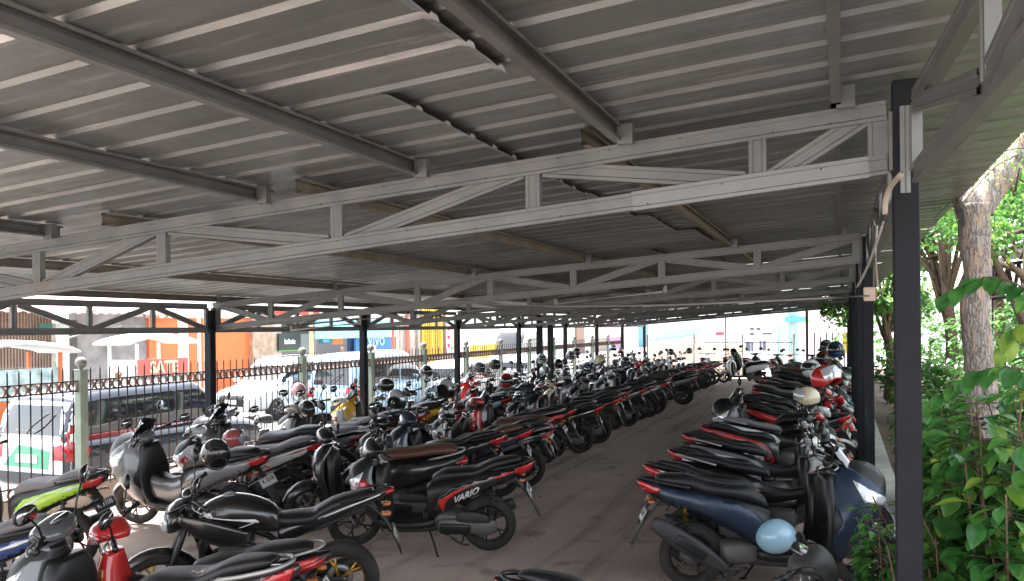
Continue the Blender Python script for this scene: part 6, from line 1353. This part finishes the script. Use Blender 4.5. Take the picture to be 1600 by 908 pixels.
c2 = n.new('ShaderNodeValToRGB'); c2.color_ramp.elements[0].position = .55; c2.color_ramp.elements[0].color = (0, 0, 0, 1); c2.color_ramp.elements[1].position = .62; c2.color_ramp.elements[1].color = (1, 1, 1, 1); n2 = n.new('ShaderNodeTexNoise'); n2.inputs['Scale'].default_value = .9; L.new(mp.outputs[0], n2.inputs[0]); L.new(n2.outputs[0], c2.inputs[0])
mx = n.new('ShaderNodeMix'); mx.data_type = 'RGBA'; L.new(c2.outputs[0], mx.inputs[0]); L.new(cr.outputs[0], mx.inputs[6]); mx.inputs[7].default_value = (.50, .37, .28, 1); L.new(mx.outputs[2], b.inputs['Base Color'])
bp = n.new('ShaderNodeBump'); bp.inputs['Strength'].default_value = .9; bp.inputs['Distance'].default_value = .05; L.new(vo.outputs['Distance'], bp.inputs['Height']); L.new(bp.outputs[0], b.inputs['Normal'])
def at(px_, py_, d__): a, b = ray(px_, py_); return Vector((a*d__*cos(TH)-d__*sin(TH), a*d__*sin(TH)+d__*cos(TH), 2.1+b*d__))
D = 6.2; root = empty('old_tree', tuple(at(1545, 908, D))); o0 = root.location.copy(); o0.z = 0; root.location = o0; tag(root, 'thick flaking barked tree trunk forking under the roof edge, right garden', 'tree')
T = MB(); P_ = [at(1545, 940, D), at(1540, 720, D), at(1532, 600, D), at(1524, 500, D), at(1526, 420, D), at(1522, 360, D), at(1522, 320, D)]; P_[0].z = 0
rr_ = [.15, .125, .112, .104, .100, .112, .14]; stube(T, [tuple(p-o0) for p in P_], rr_, 18, 5)
stube(T, [tuple(at(1520, 335, D)-o0), tuple(at(1555, 285, D)-o0), tuple(at(1600, 225, D)-o0), tuple(at(1650, 140, D-.2)-o0)], [.12, .115, .10, .09], 16, 5)
stube(T, [tuple(at(1518, 325, D)-o0), tuple(at(1506, 306, D)-o0), tuple(at(1494, 300, D)-o0)], [.11, .09, .04], 14, 4)
T.v = [tuple(Vector(v)*1+Vector((1, 1, 0))*.022*noise.noise(Vector(v)*5)+Vector((1, -1, 0))*.012*noise.noise(Vector(v)*16)) for v in T.v]
T.build('trunk', M_TRUNK, root)
tw = MB(); lf = MB(); r = random.Random(77)
for k in range(16):
    s_ = at(1560+r.uniform(-20, 60), 270+r.uniform(-70, 40), D)-o0; e_ = at(r.uniform(1455, 1640), r.uniform(200, 350), D+r.uniform(-.9, .9))-o0; m_ = (s_+e_)/2+Vector((r.uniform(-.12, .12), r.uniform(-.12, .12), r.uniform(-.05, .15)))
    q_ = crom([tuple(s_), tuple(m_), tuple(e_)], 6); tube(tw, q_, [.010*(1-.8*i/len(q_)) for i in range(len(q_))], 5)
    for i in range(26):
        c = Vector(q_[r.randrange(4, len(q_))])+Vector((r.gauss(0, .07), r.gauss(0, .07), r.gauss(0, .06))); leaf(lf, c, Vector((r.uniform(-1, 1), r.uniform(-1, 1), r.uniform(-.6, .2))), Vector((0, 0, 1)), .045*r.uniform(.7, 1.3), .010, 1 if r.random() < .6 else 2, False)
tw.build('twigs', M_BARK, root); lf.build('crown', [ML_F, ML_L, ML_Y], root)
# snake plant
root = empty('snake_plant', tuple(atZ(1472, 700, 0))); tag(root, 'upright yellow edged snake plant leaf cluster right of the nearest post', 'plant'); b = MB(); r = random.Random(9)
for k in range(7):
    a = r.uniform(0, 2*pi); h_ = r.uniform(.45, .85); tip = Vector((cos(a)*.12, sin(a)*.12, h_)); s = Vector((-sin(a+.8), cos(a+.8), 0)); vs = []; fs = []
    for i in range(7):
        t = i/6; w_ = .035*(1-t**3)+.003; c = tip*t+Vector((cos(a)*.04, sin(a)*.04, 0)); n_ = Vector((cos(a+.8), sin(a+.8), 0))*.008
        vs += [c-s*w_, c-s*w_*.75+n_, c+s*w_*.75+n_, c+s*w_]
    for i in range(6):
        q = i*4; fs += [(q, q+1, q+5, q+4), (q+1, q+2, q+6, q+5), (q+2, q+3, q+7, q+6)]
    b.v, b.f, b.mi, b.sm = b.v, b.f, b.mi, b.sm; o_ = len(b.v); b.add(vs, fs)
    for i in range(18): b.mi[-18+i] = 0 if i % 3 == 1 else 1
b.build('leaves', [ML_D, mat('yellow_leaf_edge', (.62, .52, .06), .4)], root)
# the neighbouring shed at the far right
s = empty('neighbour_shed'); tag(s, 'second open shed with dark trusses and white lit roof at the far right', 'shed'); b = MB(); vs = []; fs = []
p0, p1 = at(1543, 440, 17), at(1720, 345, 13.0)
for i in range(41):
    t = i/40; q = p0+(p1-p0)*t; z_ = 3.35+.03*(i % 2); vs += [(q.x, q.y, z_), (q.x+3.5*.55, q.y+3.5*.83, z_+.95)]
for i in range(40): a = i*2; fs.append((a, a+2, a+3, a+1))
b.add(vs, fs, 0, False); b.build('roof', M_ZINC, s)
dv = (p1-p0); 
def sp(t, z_): q = p0+dv*t; return Vector((q.x, q.y, z_))
for z_ in (3.28, 2.62): b = MB(); tube(b, [sp(0, z_), sp(1, z_)], .05, 4); b.build('chord', M_IRON, s)
for k in range(9):
    b = MB(); tube(b, [sp(k/9, 3.25), sp((k+.5)/9, 2.65), sp((k+1)/9, 3.25)], .04, 4); b.build('web', M_IRON, s)
for t in (.05, .5, .95): b = MB(); tube(b, [sp(t, 0), sp(t, 3.3)], .06, 6); b.build('post', M_IRON, s)
# bits on the garden soil: dry leaves
b = MB(); r = random.Random(21)
for k in range(420):
    x = .7+r.random()**1.5*7; y = r.uniform(2, 28); z_ = .03+.05*noise.noise(Vector((x*.9, y*.9, 8)))+.02*noise.noise(Vector((x*4, y*4, 8))); leaf(b, (x, y, z_+.01), Vector((r.uniform(-1, 1), r.uniform(-1, 1), .1)), Vector((r.uniform(-.3, .3), 0, 1)), .09, .03, 0, False)
tag(b.build('dry_leaves', mat('dry_leaf', (.22, .12, .05), .8, noise=.4)), 'dry brown leaves scattered over the garden soil', 'leaf litter', kind='stuff')
b = MB()
for k in range(260):
    x = r.uniform(-5, .2); y = r.uniform(3, 26); s_ = r.uniform(.004, .011)*(1+.04*y); box(b, (x, y, -.005), (x+s_, y+s_*r.uniform(.5, 1.5), s_*.5), r.randrange(2))
tag(b.build('grit', [mat('pale_grit', (.42, .38, .34), .9), mat('dark_grit', (.08, .06, .05), .9)]), 'pebbles and crumbs scattered over the yard floor', 'grit', kind='stuff')
